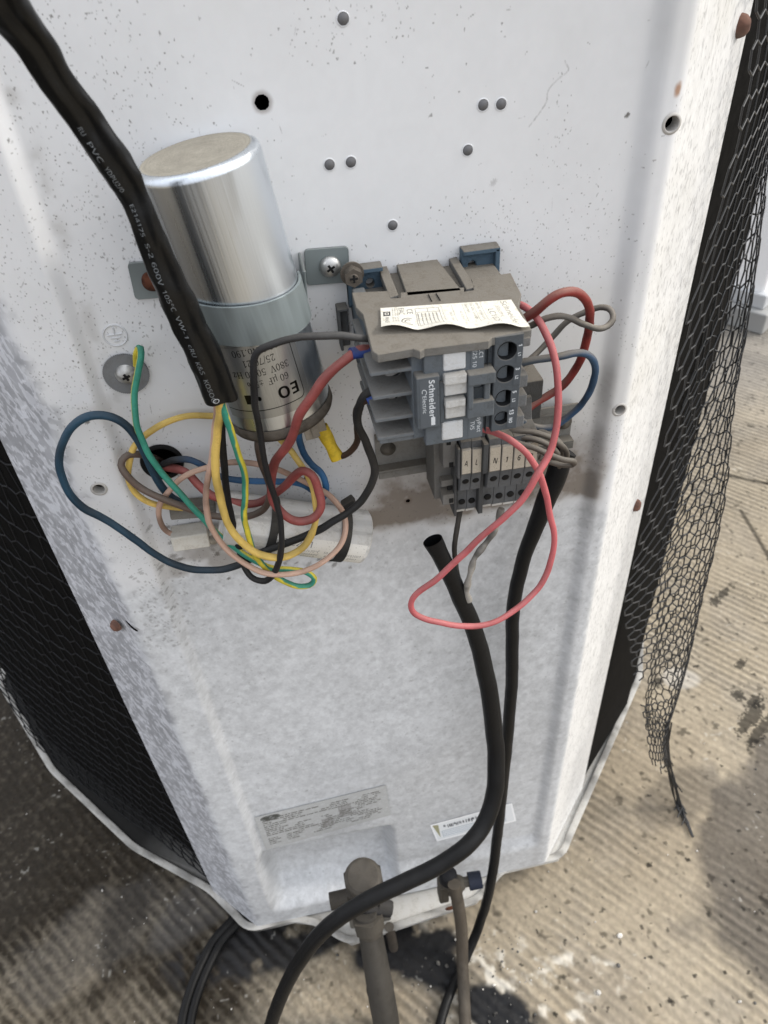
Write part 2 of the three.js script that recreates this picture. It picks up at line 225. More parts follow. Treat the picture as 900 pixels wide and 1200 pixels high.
// ---------------------------------------------------------------- condensing unit: service panel, coil, base pan
const BORDER = 0.0065;                                           // the panel's border stands 6.5 mm proud of its recessed field
const unit = thing('condensing_unit', 'white weathered outdoor air conditioner unit with its service panel open to view', 'air conditioner', V3(0.04, 0, -0.3));
const SXL = -0.1196, SXR = 0.2000, FL = 0.066, FR = 0.1045;      // corners of the panel and lengths of its slanted flanges
const PY0 = 0.047, PY1 = 1.06;
const holes = [[307, 120, 0.0031], [787, 145, 0.0034], [116, 573, 0.0032], [726, 480, 0.0032], [478, 587, 0.0014], [190, 541, 0.0105]].map(([x, y, r]) => ({ p: at(x, y, x > 700 || x < 130 ? BORDER : 0), r }));
const rivetsPx = [[402, 22], [566, 123], [587, 122], [548, 176], [386, 193], [411, 190], [460, 264]];
const panelMat = (() => {
  const W = 2048, H = 2048, U0 = -0.20, US = 0.50, V0 = 0.04, VS = 1.03, px = W / US, py = H / VS;
  const D = new Float32Array(W * H), Wt = new Float32Array(W * H), R = rng(5);
  const stamp = (A, x, y, rx, ry, rot, k) => { const m = Math.max(rx, ry) * 1.2, c = Math.cos(rot), s = Math.sin(rot), i0 = Math.max(0, Math.floor((x - m - U0) * px)), i1 = Math.min(W - 1, Math.ceil((x + m - U0) * px)), j0 = Math.max(0, Math.floor((y - m - V0) * py)), j1 = Math.min(H - 1, Math.ceil((y + m - V0) * py)); for (let j = j0; j <= j1; j++) for (let i = i0; i <= i1; i++) { const a = (i + 0.5) / px + U0 - x, b = (j + 0.5) / py + V0 - y, q = Math.hypot((a * c + b * s) / rx, (-a * s + b * c) / ry) + (NT[(i * 31 + j * 17) & 65535] - 0.5) * 0.7; const t = k * (1 - sst(0.6, 1.05, q)); const o = j * W + i; if (t > A[o]) A[o] = t; } };
  // fine dirt specks on the upper panel, denser near the left and the fittings
  for (let n = 0; n < 15000; n++) { const x = -0.12 + R() * 0.335, y = 0.57 + R() * 0.42, dn = fbm(x * 16, y * 16 + 4, 3) + 0.25 * sst(-0.02, -0.1, x); if (R() > sst(0.30, 0.75, dn)) continue; stamp(D, x, y, 0.00026 + R() * R() * R() * 0.0009, 0.00022 + R() * R() * 0.0004, R() * 6, 0.25 + R() * 0.55); }
  // short scratches
  for (let n = 0; n < 150; n++) { const x = -0.11 + R() * 0.32, y = 0.57 + R() * 0.4; stamp(D, x, y, 0.0008 + R() * R() * 0.003, 0.00022, R() * 6, 0.2 + R() * 0.4); }
  for (let n = 0; n < 36; n++) { const x = -0.075 + R() * 0.02 + n * 0.0003, y = 0.72 + R() * 0.09; stamp(D, x, y, 0.0005 + R() * R() * 0.0016, 0.0005, R() * 6, 0.3 + R() * 0.4); }
  for (let n = 0; n < 60; n++) { const p = at(170 + R() * 250, 600 + R() * 70, 0); stamp(D, p.x, p.y, 0.001 + R() * 0.003, 0.0008 + R() * 0.0015, R(), 0.35 + R() * 0.4); }
  // a long crooked hair scratch right of the rivets
  { const c = new THREE.CatmullRomCurve3([[662, 72], [666, 82], [655, 92], [643, 105], [640, 120], [628, 138], [620, 148]].map(([a, b]) => at(a, b, 0))); for (const q of c.getPoints(160)) stamp(D, q.x, q.y, 0.0004, 0.0004, 0, 0.32 * (0.3 + vn(q.x * 900, q.y * 900))); }
  for (const [a, b, k, q] of [[735, 135, 0.0016, 0.9], [260, 216, 0.0012, 0.8], [300, 325, 0.001, 0.6], [578, 214, 0.0022, 0.3], [104, 487, 0.0016, 0.8], [505, 135, 0.001, 0.6], [268, 678, 0.0018, 0.8]]) { const p = at(a, b, 0); stamp(D, p.x, p.y, k, k * 0.7, 0.6, q); }
  // chips of missing paint
  for (let n = 0; n < 2600; n++) { const x = -0.19 + R() * 0.47, y = 0.05 + R() * 0.53; stamp(Wt, x, y, 0.0005 + R() * R() * 0.004, 0.0004 + R() * R() * 0.003, R() * 6, 0.25 + R() * 0.6); }
  for (let n = 0; n < 2200; n++) { const l = R() < 0.5, x = l ? -0.122 - R() * 0.07 : 0.214 + R() * 0.07, y = 0.05 + R() * 0.98; stamp(l ? Wt : D, x, y, 0.0004 + R() * 0.0012, 0.0008 + R() * 0.0045, (R() - 0.5) * (l ? 2.4 : 0.7), (l ? 0.5 : 0.05) + R() * (l ? 0.5 : 0.16)); }
  for (let n = 0; n < 3600; n++) { const x = -0.12 + R() * 0.33, y = 0.05 + R() * 0.52; if (fbm(x * 20, y * 12, 3) < 0.42 + R() * 0.16) continue; stamp(D, x, y, 0.0004 + R() * R() * R() * 0.0026, 0.0004 + R() * R() * 0.0012, R(), 0.08 + R() * 0.26); }
  for (let n = 0; n < 170; n++) { const p = at(150 + R() * 65 + n * 0.1, 665 + R() * 95, BORDER); stamp(D, p.x, p.y, 0.0005 + R() * R() * 0.002, 0.0005 + R() * 0.0012, 0.4, 0.15 + R() * 0.35); }
  const d = new Uint8Array(W * H * 4), bp = new Uint8Array(W * H * 4), rust = at(795, 105, BORDER), key = at(139, 735, BORDER), zone = at(560, 588, 0);
  for (let j = 0; j < H; j++) for (let i = 0; i < W; i++) {
    const x = (i + 0.5) / px + U0, y = (j + 0.5) / py + V0, o = j * W + i;
    const n1 = fbm(x * 14 + 3, y * 14, 4), n2 = fbm(x * 70, y * 70 + 9, 4), n3 = fbm(x * 260, y * 230, 3);
    const wob = (n2 - 0.5) * 0.012, up = sst(0.560, 0.580, y + wob * 1.2);
    let c = 0.66 + (n1 - 0.5) * 0.10 + (n3 - 0.5) * 0.03, r = c * 0.992, g = c, b = c * 1.01;          // clean painted steel
    // weathered, chalky zinc-grey lower part
    const n5 = fbm(x * 210 + 70, y * 190, 3), lw = mix(0.40, 0.66, clamp(sst(0.30, 0.68, n2) * 0.16 + sst(0.35, 0.7, n1) * 0.16 + (n3 - 0.5) * 0.60 + (vn(x * 900, y * 800) - 0.5) * 0.24 + sst(0.54, 0.59, n5) * 0.11 - sst(0.42, 0.35, n5) * 0.10 + Wt[o] * 0.26 + 0.44));
    const low = 1 - up; r = mix(r, lw * 0.965, low); g = mix(g, lw * 0.987, low); b = mix(b, lw * 1.01, low);
    // left flange: rough chalking; right flange: flaking white
    const fl = sst(-0.115, -0.128, x + (n2 - 0.5) * 0.022), fr = sst(0.199, 0.205, x + (n3 - 0.5) * 0.005);
    { const n4 = fbm(x * 300 + y * 90, y * 240 + 40, 3), q = mix(0.33, 0.64, clamp(sst(0.50, 0.58, n4) * 0.62 + sst(0.4, 0.65, n2) * 0.25 + Wt[o] * 0.5)); r = mix(r, q * 0.97, fl); g = mix(g, q * 0.985, fl); b = mix(b, q * 1.03, fl); }
    { const q4 = fbm(x * 520, y * 330, 3), q = 0.65 - 0.17 * sst(0.64, 0.72, q4) + (n2 - 0.5) * 0.10 + 0.04 * sst(0.45, 0.3, q4); r = mix(r, q, fr); g = mix(g, q, fr); b = mix(b, q * 0.985, fr); }
    // brown grime below the contactor, ending where the cover used to sit
    const edge = y - 0.5745 + (n2 - 0.5) * 0.010, inX = sst(0.022, 0.05, x + wob) * (1 - sst(0.188, 0.199, x + wob)), gr = inX * sst(-0.004, 0.010, edge) * (1 - sst(0.005, 0.09, edge + (n1 - 0.5) * 0.07)) * (0.45 + 0.9 * n2) * (0.75 + 0.5 * n3);
    const grL = sst(-0.098, -0.08, x) * (1 - sst(0.0, 0.05, x)) * sst(-0.004, 0.002, edge + 0.006) * (1 - sst(0.0, 0.05, edge)) * sst(0.38, 0.7, n2) * 0.6;
    const gg = clamp(gr * 1.16 + grL, 0, 0.92); r = mix(r, 0.165, gg); g = mix(g, 0.135, gg); b = mix(b, 0.108, gg);
    // right groove: shade painted along it, plus a dirty stretch; dirt along the left fold
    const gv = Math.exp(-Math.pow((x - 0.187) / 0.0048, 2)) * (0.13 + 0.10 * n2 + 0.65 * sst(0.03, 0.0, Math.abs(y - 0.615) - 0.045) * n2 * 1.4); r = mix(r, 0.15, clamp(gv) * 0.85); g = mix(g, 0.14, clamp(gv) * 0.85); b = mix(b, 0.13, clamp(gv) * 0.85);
    const gl = Math.exp(-Math.pow((x + 0.086) / 0.004, 2)) * up * sst(0.42, 0.7, n2) * 0.4; r = mix(r, 0.3, gl); g = mix(g, 0.285, gl); b = mix(b, 0.26, gl);
    const dk = D[o]; r = mix(r, 0.085, dk); g = mix(g, 0.075, dk); b = mix(b, 0.065, dk);
    const du = sst(0.5, 0.75, fbm(x * 9 + 60, y * 9 + 2, 4)) * up * 0.10; r *= 1 - du * 0.8; g *= 1 - du * 0.9; b *= 1 - du * 1.2;
    const rs = 0.8 * (1 - sst(0.0003, 0.0024, Math.hypot(x - rust.x, (y - rust.y) * 0.6) + (n3 - 0.5) * 0.002)); r = mix(r, 0.30, rs); g = mix(g, 0.12, rs); b = mix(b, 0.025, rs);
    let a = 255; for (const h of holes) { const q = Math.hypot(x - h.p.x, y - h.p.y); if (q < h.r) a = 0; else if (q < h.r + 0.004) { const s = (1 - sst(h.r, h.r + 0.0012 + n3 * 0.002, q)) * 0.55; r = mix(r, 0.12, s); g = mix(g, 0.085, s); b = mix(b, 0.06, s); } }
    { const ax = x - key.x, ay = y - key.y; const q = Math.hypot((ax - 0.006) * 0.8 - (ay + 0.004) * 0.6, ((ay + 0.004) * 0.8 + (ax - 0.006) * 0.6) * 3.4) / 0.0055; if (q < 1) a = 0; }
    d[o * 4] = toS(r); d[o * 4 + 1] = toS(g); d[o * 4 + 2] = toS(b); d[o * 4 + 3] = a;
    const hh = 0.5 + (n3 - 0.5) * 0.5 * Math.max(low * 0.14, fl * 0.7, fr * 0.6) + (n2 - 0.5) * 0.35 * Math.max(low * 0.12, fl * 0.7, fr * 0.6) + Wt[o] * 0.2 * Math.max(low * 0.25, fl); bp[o * 4] = bp[o * 4 + 1] = bp[o * 4 + 2] = clamp(hh) * 255; bp[o * 4 + 3] = 255;
  }
  const tx = (q, s) => { const t = new THREE.DataTexture(q, W, H, THREE.RGBAFormat); t.magFilter = THREE.LinearFilter; if (s) t.colorSpace = THREE.SRGBColorSpace; t.needsUpdate = true; return t; };
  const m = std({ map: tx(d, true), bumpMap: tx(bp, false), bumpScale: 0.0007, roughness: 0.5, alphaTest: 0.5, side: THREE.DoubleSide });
  m.userData = { U0, US, V0, VS }; return m;
})();
{ // panel sheet: a fold at each side, a recessed field and a deeper valve pocket
  const { U0, US, V0, VS } = panelMat.userData, s0 = SXL - FL, s1 = SXR + FR, nu = 300, nv = 440;
  const plan = []; { // integrate the plan curve from the middle outwards
    const ds = 0.0005, ang = (s) => (s < 0 ? 0.80 * (1 - sst(SXL - 0.004, SXL + 0.004, s)) : -0.80 * sst(SXR - 0.0035, SXR + 0.0035, s));
    plan.f = (s) => { let x = 0, z = BORDER; const n = Math.round(Math.abs(s) / ds), q = n ? s / n : 0; for (let i = 0; i < n; i++) { const a = ang((i + 0.5) * q); x += Math.cos(a) * q; z += Math.sin(a) * q; } return [x, z]; };
  }
  const rec = (x, y) => { let r = BORDER * sst(-0.0955, -0.0895, x) * (1 - sst(0.1825, 0.1915, x)) * sst(0.088, 0.112, y);
    r += 0.029 * sst(-0.101, -0.084, x) * (1 - sst(0.0265, 0.038, x)) * sst(0.070, 0.096, y + 0.4 * Math.max(0, x + 0.04)) * (1 - sst(0.172, 0.194, y)); return r; };
  const pos = [], uv = [], idx = [];
  for (let i = 0; i <= nu; i++) { const s = mix(s0, s1, i / nu), [x1, z] = plan.f(s); for (let j = 0; j <= nv; j++) { const y = mix(PY0, PY1, j / nv); pos.push(x1, y, z - rec(s, y)); uv.push((s - U0) / US, (y + 0.9 * Math.max(0, rec(s, y) - BORDER) - V0) / VS); } }
  for (let i = 0; i < nu; i++) for (let j = 0; j < nv; j++) { const a = i * (nv + 1) + j; idx.push(a, a + nv + 1, a + 1, a + 1, a + nv + 1, a + nv + 2); }
  const g = new THREE.BufferGeometry(); g.setAttribute('position', new THREE.Float32BufferAttribute(pos, 3)); g.setAttribute('uv', new THREE.Float32BufferAttribute(uv, 2)); g.setIndex(idx); g.computeVertexNormals();
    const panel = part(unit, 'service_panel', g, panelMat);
  const metal = std({ color: new THREE.Color().setRGB(0.13, 0.13, 0.135), roughness: 0.6, metalness: 0.3 }), white = std({ color: new THREE.Color().setRGB(0.66, 0.67, 0.68), roughness: 0.5 });
  for (const [a, b] of rivetsPx) { const p = at(a, b, 0); part(panel, 'rivet', lathe([[0, 0.0006], [0.0022, 0.0005], [0.0024, -0.001]], p, V3(0, 0, 1), 20), metal); part(panel, 'rivet_collar', new THREE.TorusGeometry(0.0026, 0.0003, 6, 24).translate(p.x, p.y, 0.0001), white); }
  for (const i of [1, 2, 3]) { const h = holes[i]; part(panel, 'eyelet', lathe([[h.r - 0.0001, -0.006], [h.r - 0.0001, 0.0003], [h.r + 0.0004, 0.0006], [h.r + 0.0014, 0.0001], [h.r + 0.0014, -0.0006]], h.p, V3(0, 0, 1), 28), std({ color: new THREE.Color().setRGB(0.40, 0.385, 0.36), roughness: 0.6 })); }
  part(panel, 'grommet', new THREE.TorusGeometry(holes[5].r, 0.0014, 8, 40).translate(holes[5].p.x, holes[5].p.y, 0.0004), M.dark);
  // raised earth symbol
  const e = at(135, 393, 0), ridge = (x0, y0, x1, y1) => sweep([V3(e.x + x0, e.y + y0, 0.0002), V3(e.x + x1, e.y + y1, 0.0002)], () => [0.00045, 0.0005], { seg: 6 });
  part(panel, 'earth_symbol', merge([new THREE.TorusGeometry(0.0056, 0.0005, 6, 32).translate(e.x, e.y, 0.0001), ridge(-0.0036, 0.0006, 0.0036, 0.0006), ridge(-0.0024, -0.0012, 0.0024, -0.0012), ridge(-0.0012, -0.003, 0.0012, -0.003), ridge(0, 0.0006, 0, 0.0044)]), std({ color: new THREE.Color().setRGB(0.55, 0.56, 0.57), roughness: 0.5 }));
  // rusty panel screws on the folds
  const rustM = std({ vertexColors: true, roughness: 0.85 });
  const rs = (px, py, z, n, s = 1) => { const p = at(px, py, z); part(unit, 'rusty_screw', paint(lathe([[0, 0.0045 * s], [0.003 * s, 0.0042 * s], [0.0048 * s, 0.0026 * s], [0.0056 * s, 0.0004 * s], [0.0058 * s, -0.001]], p, n, 24), [0.16, 0.075, 0.05], { grime: 0.5, scale: 400, dust: 0.3 }), rustM); };
  rs(868, 30, -0.054, V3(0.72, 0.1, 0.7)); rs(745, 592, -0.048, V3(0.8, 0, 0.55), 0.9); rs(136, 733, -0.004, V3(-0.7, 0, 0.7), 0.75);
}
// printed plates on the lower panel
const stickerMat = (W, H, draw, o = {}) => std({ map: canvasTex(W, H, draw), roughness: 0.6, ...o });
function plate(parent, name, corners, mat, nu = 12, nv = 6, lift = () => 0, label) { // corners: top-left, top-right, bottom-right, bottom-left
  const pos = [], uv = [], idx = [], n = corners[1].clone().sub(corners[0]).cross(corners[3].clone().sub(corners[0])).normalize().negate();
  for (let j = 0; j <= nv; j++) for (let i = 0; i <= nu; i++) { const u = i / nu, v = j / nv, p = corners[0].clone().lerp(corners[1], u).lerp(corners[3].clone().lerp(corners[2], u), v).addScaledVector(n, lift(u, v)); pos.push(p.x, p.y, p.z); uv.push(u, 1 - v); }
  for (let j = 0; j < nv; j++) for (let i = 0; i < nu; i++) { const a = j * (nu + 1) + i; idx.push(a, a + nu + 1, a + 1, a + 1, a + nu + 1, a + nu + 2); }
  const g = new THREE.BufferGeometry(); g.setAttribute('position', new THREE.Float32BufferAttribute(pos, 3)); g.setAttribute('uv', new THREE.Float32BufferAttribute(uv, 2)); g.setIndex(idx); g.computeVertexNormals();
  mat.side = THREE.DoubleSide; return part(parent, name, g, mat, label);
}
{
  const r = rng(12), z = 0.0008;
  const faded = stickerMat(700, 220, (g, W, H) => {
    g.fillStyle = '#b3b4b3'; g.fillRect(0, 0, W, H);
    g.fillStyle = 'rgba(84,82,78,.8)'; for (let l = 0; l < 15; l++) { let x = 30; while (x < W - 60) { const w = 8 + r() * 38; if (vn(x * 0.02, l * 0.6) > 0.36 && !(l > 3 && l < 6 && x > 120 && x < 520)) g.fillRect(x, 26 + l * 11.5, w, 6); x += w + 5; } }
    g.fillStyle = '#4c4d4a'; g.beginPath(); g.ellipse(78, 24, 54, 16, 0, 0, 7); g.fill();
    g.fillStyle = 'rgba(110,108,104,.5)'; g.fillRect(330, 120, 60, 60); g.fillRect(430, 60, 70, 80);
    for (let n = 0; n < 1500; n++) { g.fillStyle = `rgba(196,199,200,${0.15 + r() * 0.4})`; g.fillRect(r() * W, r() * H, 2 + r() * 16, 1 + r() * 6); }
  });
  plate(unit, 'rating_plate', [at(298, 958, z), at(452, 920, z), at(458, 955, z), at(312, 996, z)], faded, 4, 2, undefined, 'faded grey rating sticker');
  const wht = stickerMat(420, 120, (g, W, H) => {
    g.fillStyle = '#e3e6e8'; g.fillRect(0, 0, W, H); g.fillStyle = '#b9c2c9'; g.fillRect(40, 58, W - 90, 46); g.fillStyle = '#e9ecef'; for (let k = 0; k < 4; k++) g.fillRect(44, 64 + k * 11, W - 98, 5);
    g.fillStyle = '#4b4f55'; for (let x = 60; x < 360; x += 3 + r() * 9) if (vn(x * 0.05, 2) > 0.32) g.fillRect(x, 22 + r() * 5, 2 + r() * 6, 12 + r() * 8);
    g.fillStyle = '#9c9a7c'; g.beginPath(); g.moveTo(8, 4); g.lineTo(38, 14); g.lineTo(26, 100); g.fill(); g.strokeStyle = '#f6f7f8'; g.lineWidth = 8; g.strokeRect(4, 4, W - 8, H - 8);
  });
  plate(unit, 'white_sticker', [at(504, 967, z), at(600, 941, z), at(605, 962, z), at(512, 986, z)], wht, 3, 2, undefined, 'small white sticker');
}
// base pan
{
  const Y = 0.05, pts = [[0, 800], [60, 900], [155, 990], [245, 1040], [291, 1086], [342, 1074], [366, 1077], [410, 1101], [440, 1091], [560, 1051], [590, 1016], [658, 1000], [750, 790]].map(([a, b]) => { const p = onY(a, b, Y); return new THREE.Vector2(p.x, p.z); });
  pts.push(new THREE.Vector2(0.455, -0.30), new THREE.Vector2(0.455, -0.82), new THREE.Vector2(0.36, -0.92), new THREE.Vector2(-0.38, -0.92), new THREE.Vector2(-0.475, -0.82));
  const sh = new THREE.Shape(pts.map((p) => new THREE.Vector2(p.x, -p.y)));
  const inner = new THREE.ExtrudeGeometry(sh, { depth: 0.014, bevelEnabled: true, bevelSize: 0.002, bevelThickness: 0.002, bevelSegments: 2, bevelOffset: -0.004 }).rotateX(-Math.PI / 2).translate(0, 0.027, 0);
  const trayDark = (g) => { const p = g.attributes.position, c = g.attributes.color, q = []; for (let i = 0; i < p.count; i++) { const k = p.getX(i) < -0.12 || p.getX(i) > 0.23 || p.getZ(i) < -0.05 ? 0.03 : 1; c.setXYZ(i, c.getX(i) * k, c.getY(i) * k, c.getZ(i) * k); } return g; };  // cuts the tray colour to near black beside and behind the panel
  const panM = phys({ vertexColors: true, map: grain, roughness: 0.6, specularIntensity: 0.3 });
  const pan = part(unit, 'base_pan', paint(inner, [0.60, 0.59, 0.56], { grime: 0.45, scale: 45 }) && trayDark(inner), panM);
  // rolled lip round the pan, following its outline with slightly rounded corners
  const path = []; const n = pts.length;
  for (let i = 0; i < n; i++) { const a = pts[(i + n - 1) % n], b = pts[i], c = pts[(i + 1) % n], r = 0.006; for (const q of [a, c]) { const t = Math.min(0.4, r / b.distanceTo(q)); path.push(b.clone().lerp(q, t)); } }
  const loop = []; for (let i = 0; i < path.length; i++) { const a = path[i], b = path[(i + 1) % path.length], m = Math.max(1, Math.ceil(a.distanceTo(b) / 0.02)); for (let k = 0; k < m; k++) { const q = a.clone().lerp(b, k / m); loop.push(V3(q.x, Y - 0.004, q.y)); } } loop.push(loop[0].clone());
  part(pan, 'lip', paint(sweep(loop, () => [0.0010, 0.0039], { step: 0.006, seg: 12, close: false }), [0.43, 0.42, 0.395], { grime: 0.5, scale: 60 }), panM);
  for (const [x, z] of [[-0.1, -0.05], [0.19, -0.05], [-0.40, -0.5], [0.40, -0.5], [-0.2, -0.85], [0.25, -0.85]]) part(unit, 'foot', cyl(0.016, 0.013, 0.029, V3(x, 0, z), V3(0, 1, 0)), M.dark);
  // rust spots where the paint has gone from the lip
  part(pan, 'rust_spot', paint(new THREE.SphereGeometry(0.0042, 12, 8).scale(1.4, 0.8, 0.5).translate(onY(527, 1062, 0.047).x, 0.046, onY(527, 1062, 0.047).z + 0.002), [0.13, 0.045, 0.02], { grime: 0.5, scale: 500 }), M.paintV);
}
// coil block and its lid
const coilDir = V3(-0.70, 0, -0.714);
const planIn = [[-0.156, -0.057], [-0.380, -0.286], [-0.445, -0.40], [-0.455, -0.80], [-0.37, -0.90], [0.28, -0.90], [0.374, -0.82], [0.374, -0.168], [0.262, -0.066]];
{
  const finTex = dataTex(512, 512, (i, j) => { const f = 0.5 + 0.5 * Math.sin(i / 512 * Math.PI * 2 * 64), n = fbm(i / 20, j / 60, 3); const v = 0.005 + 0.010 * f * n + 0.004 * vn(i * 0.5, j * 0.5); return [v, v * 0.95, v * 0.88]; }, { repeat: true });
  finTex.repeat.set(10, 10);
  const sh = new THREE.Shape(planIn.map(([x, z]) => new THREE.Vector2(x, -z)));
  const g = new THREE.ExtrudeGeometry(sh, { depth: 0.99, bevelEnabled: false }).rotateX(-Math.PI / 2).translate(0, 0.041, 0);
  part(unit, 'coil', g, phys({ map: finTex, roughness: 0.95, specularIntensity: 0.08 }), 'dark finned coil behind the mesh');
  const top = new THREE.ExtrudeGeometry(new THREE.Shape([[-0.166, -0.044], [-0.12, 0.006], [0.213, 0.006], [0.262, -0.044], ...[[0.378, -0.160], [0.378, -0.83], [0.29, -0.915], [-0.38, -0.915], [-0.47, -0.81], [-0.47, -0.42], [-0.40, -0.29]]].map(([x, z]) => new THREE.Vector2(x, -z))), { depth: 0.03, bevelEnabled: true, bevelSize: 0.003, bevelThickness: 0.003, bevelSegments: 2 }).rotateX(-Math.PI / 2).translate(0, 1.065, 0);
  part(unit, 'lid', paint(top, [0.62, 0.62, 0.62], { grime: 0.3, scale: 30 }), M.paintV);
}
// hexagonal guard mesh: a honeycomb of wires laid over a surface f(u, v) in metres
function honeycomb(f, U, V, a, b, wire, keep = () => true, seed = 3, rise = 0.30, jit = 0.12) { // a = cell width, b = row height
  const R = rng(seed), node = new Map(), pos = [], idx = [], nrm = [];
  const P = (i, j, k) => { const key = i + ',' + j + ',' + k; if (!node.has(key)) { const u = (i + (j % 2 ? 0.5 : 0) + (k ? 0.5 : 0)) * a, v = (j + (k ? rise : 0)) * b; node.set(key, { u, v, p: f(u + (R() - 0.5) * a * jit, v + (R() - 0.5) * b * jit) }); } return node.get(key); };
  const bar = (A, B) => {
    if (A.u < -1e-6 || A.u > U || B.u < -1e-6 || B.u > U || A.v < 0 || A.v > V || B.v < 0 || B.v > V || !keep((A.u + B.u) / 2, (A.v + B.v) / 2)) return;
    const d = B.p.clone().sub(A.p), L = d.length(); if (L > a * 4 || L < 1e-5) return; d.normalize(); const s = (Math.abs(d.z) > 0.9 ? V3(1, 0, 0) : V3(0, 0, 1)).cross(d).normalize(), t = s.clone().cross(d), o = pos.length / 3;
    for (const q of [A.p.clone().addScaledVector(d, -wire * 0.4), B.p.clone().addScaledVector(d, wire * 0.4)]) for (let k = 0; k < 5; k++) { const an = k / 5 * 6.2832, c = Math.cos(an), e = Math.sin(an), nx = s.x * c + t.x * e, ny = s.y * c + t.y * e, nz = s.z * c + t.z * e; pos.push(q.x + nx * wire, q.y + ny * wire, q.z + nz * wire); nrm.push(nx, ny, nz); }
    for (let k = 0; k < 5; k++) { const m = (k + 1) % 5; idx.push(o + k, o + 5 + k, o + m, o + m, o + 5 + k, o + 5 + m); }
  };
  const nu = Math.ceil(U / a) + 1, nv = Math.ceil(V / b) + 1;
  for (let j = 0; j < nv; j++) for (let i = -1; i < nu; i++) { // each lower node k=0 at (i, j) joins the upper nodes beside it; each upper node rises to the next row
    const lo = P(i, j, 0), hiR = P(i, j, 1), hiL = P(i - 1, j, 1); bar(lo, hiR); bar(lo, hiL);
    const next = j % 2 ? P(i + 1, j + 1, 0) : P(i, j + 1, 0); bar(hiR, next);
  }
  const g = new THREE.BufferGeometry(); g.setAttribute('position', new THREE.Float32BufferAttribute(pos, 3)); g.setAttribute('normal', new THREE.Float32BufferAttribute(nrm, 3)); g.setAttribute('uv', new THREE.Float32BufferAttribute(new Float32Array(pos.length / 3 * 2), 2)); g.setIndex(idx); return g;
}
const meshWire = phys({ color: new THREE.Color().setRGB(0.017, 0.0175, 0.0185), roughness: 0.5, specularIntensity: 1.0 });
{ // left: stretched flat over the left coil, sagging a little
  const o = V3(-0.160, 0.058, -0.050), L = 0.315;
  const g = honeycomb((u, v) => V3(o.x + coilDir.x * u, o.y + v + 0.006 * Math.sin(u * 22 + v * 7), o.z + coilDir.z * u).add(V3(-0.714, 0, 0.70).multiplyScalar(0.006 + 0.004 * fbm(u * 14, v * 14, 2))), L, 0.95, 0.0165, 0.0215, 0.0007, undefined, 4, 0.20, 0.30);
  single('wire_mesh', g, phys({ color: new THREE.Color().setRGB(0.008, 0.0083, 0.0095), roughness: 0.55, specularIntensity: 0.5 }), 'dark hexagonal wire mesh stretched over the coil left of the white panel', 'wire mesh');
}
{ // right: held along the panel's fold, torn loose below and curling outwards
  const Lp = [[893, -60, -0.052], [862, 160, -0.050], [802, 400, -0.048], [772, 545, -0.047], [745, 660, -0.046], [731, 720, -0.044], [740, 765, -0.04], [748, 815, -0.035], [757, 860, -0.03], [768, 912, -0.025]].map(([x, y, z]) => at(x, y, z + 0.008));
  const Rp = [[955, -60, -0.16], [925, 60, -0.15], [906, 150, -0.14], [893, 250, -0.13], [878, 380, -0.12], [862, 480, -0.11], [851, 570, -0.10], [837, 650, -0.09], [823, 710, -0.08], [808, 765, -0.07], [794, 815, -0.06], [781, 860, -0.05], [783, 900, -0.045]].map(([x, y, z]) => at(x, y, z));
  const lc = new THREE.CatmullRomCurve3(Lp), rc = new THREE.CatmullRomCurve3(Rp), H = 0.80, W = 0.135;
  const f = (u, v) => { // v measured down the sheet, u across it; beyond 0.72 of its width the sheet folds back behind itself
    const t = clamp(v / H), q = u / W, a = lc.getPoint(t), b = rc.getPoint(t);
    const e = q <= 0.68 ? 0.45 * q / 0.68 + 0.55 * Math.sin(q / 0.68 * Math.PI / 2) : 1 - (q - 0.68) / 0.68 * 0.95;
    const p = a.lerp(b, e); p.z += 0.010 * Math.sin(Math.min(1, q / 0.68) * Math.PI) * (0.3 + 0.7 * t) - (q > 0.68 ? 0.030 * Math.sin(Math.min(1, (q - 0.68) / 0.2) * Math.PI / 2) : 0); p.x += 0.0015 * Math.sin(v * 30 + u * 20); return p;
  };
  const tear = (u, v) => { const q = u / W; return !(q < 0.3 && v > H * 0.72 + 0.02 * vn(u * 300, 3) && v < H * 0.80) && v < H * (0.985 - 0.05 * vn(u * 260, 9)) && !(q > 0.68 && v < H * 0.22 && q > 0.85); };
  const g = honeycomb(f, W, H, 0.0090, 0.0140, 0.00066, tear, 8, 0.30, 0.05);
  // frayed rope of wires that trails from its lowest corner
  const R = rng(77), tail = [];
  for (let k = 0; k < 7; k++) { const pts = [[783, 850], [782, 885], [790, 920], [797, 945], [805, 965], [812, 982]].slice(0, 6 - (k % 3)).map(([x, y], i) => atG(x + (R() - 0.5) * (9 - i), y + (R() - 0.5) * 8, -0.050 + 0.004 * (R() - 0.5), 0.003)); tail.push(sweep(pts, () => [0.0009, 0.0009], { seg: 5, close: false })); }
  for (let k = 0; k < 14; k++) { const y = 870 + R() * 95, x = 782 + (y - 880) * 0.27; tail.push(sweep([atG(x, y, -0.052, 0.003), atG(x + (R() - 0.5) * 16, y + 6 + R() * 8, -0.05, 0.003)], () => [0.0008, 0.0008], { seg: 5, close: false })); }
  single('wire_mesh', merge([g, ...tail]), meshWire, 'dark hexagonal wire mesh torn loose right of the white panel and curling over the concrete', 'wire mesh');
}
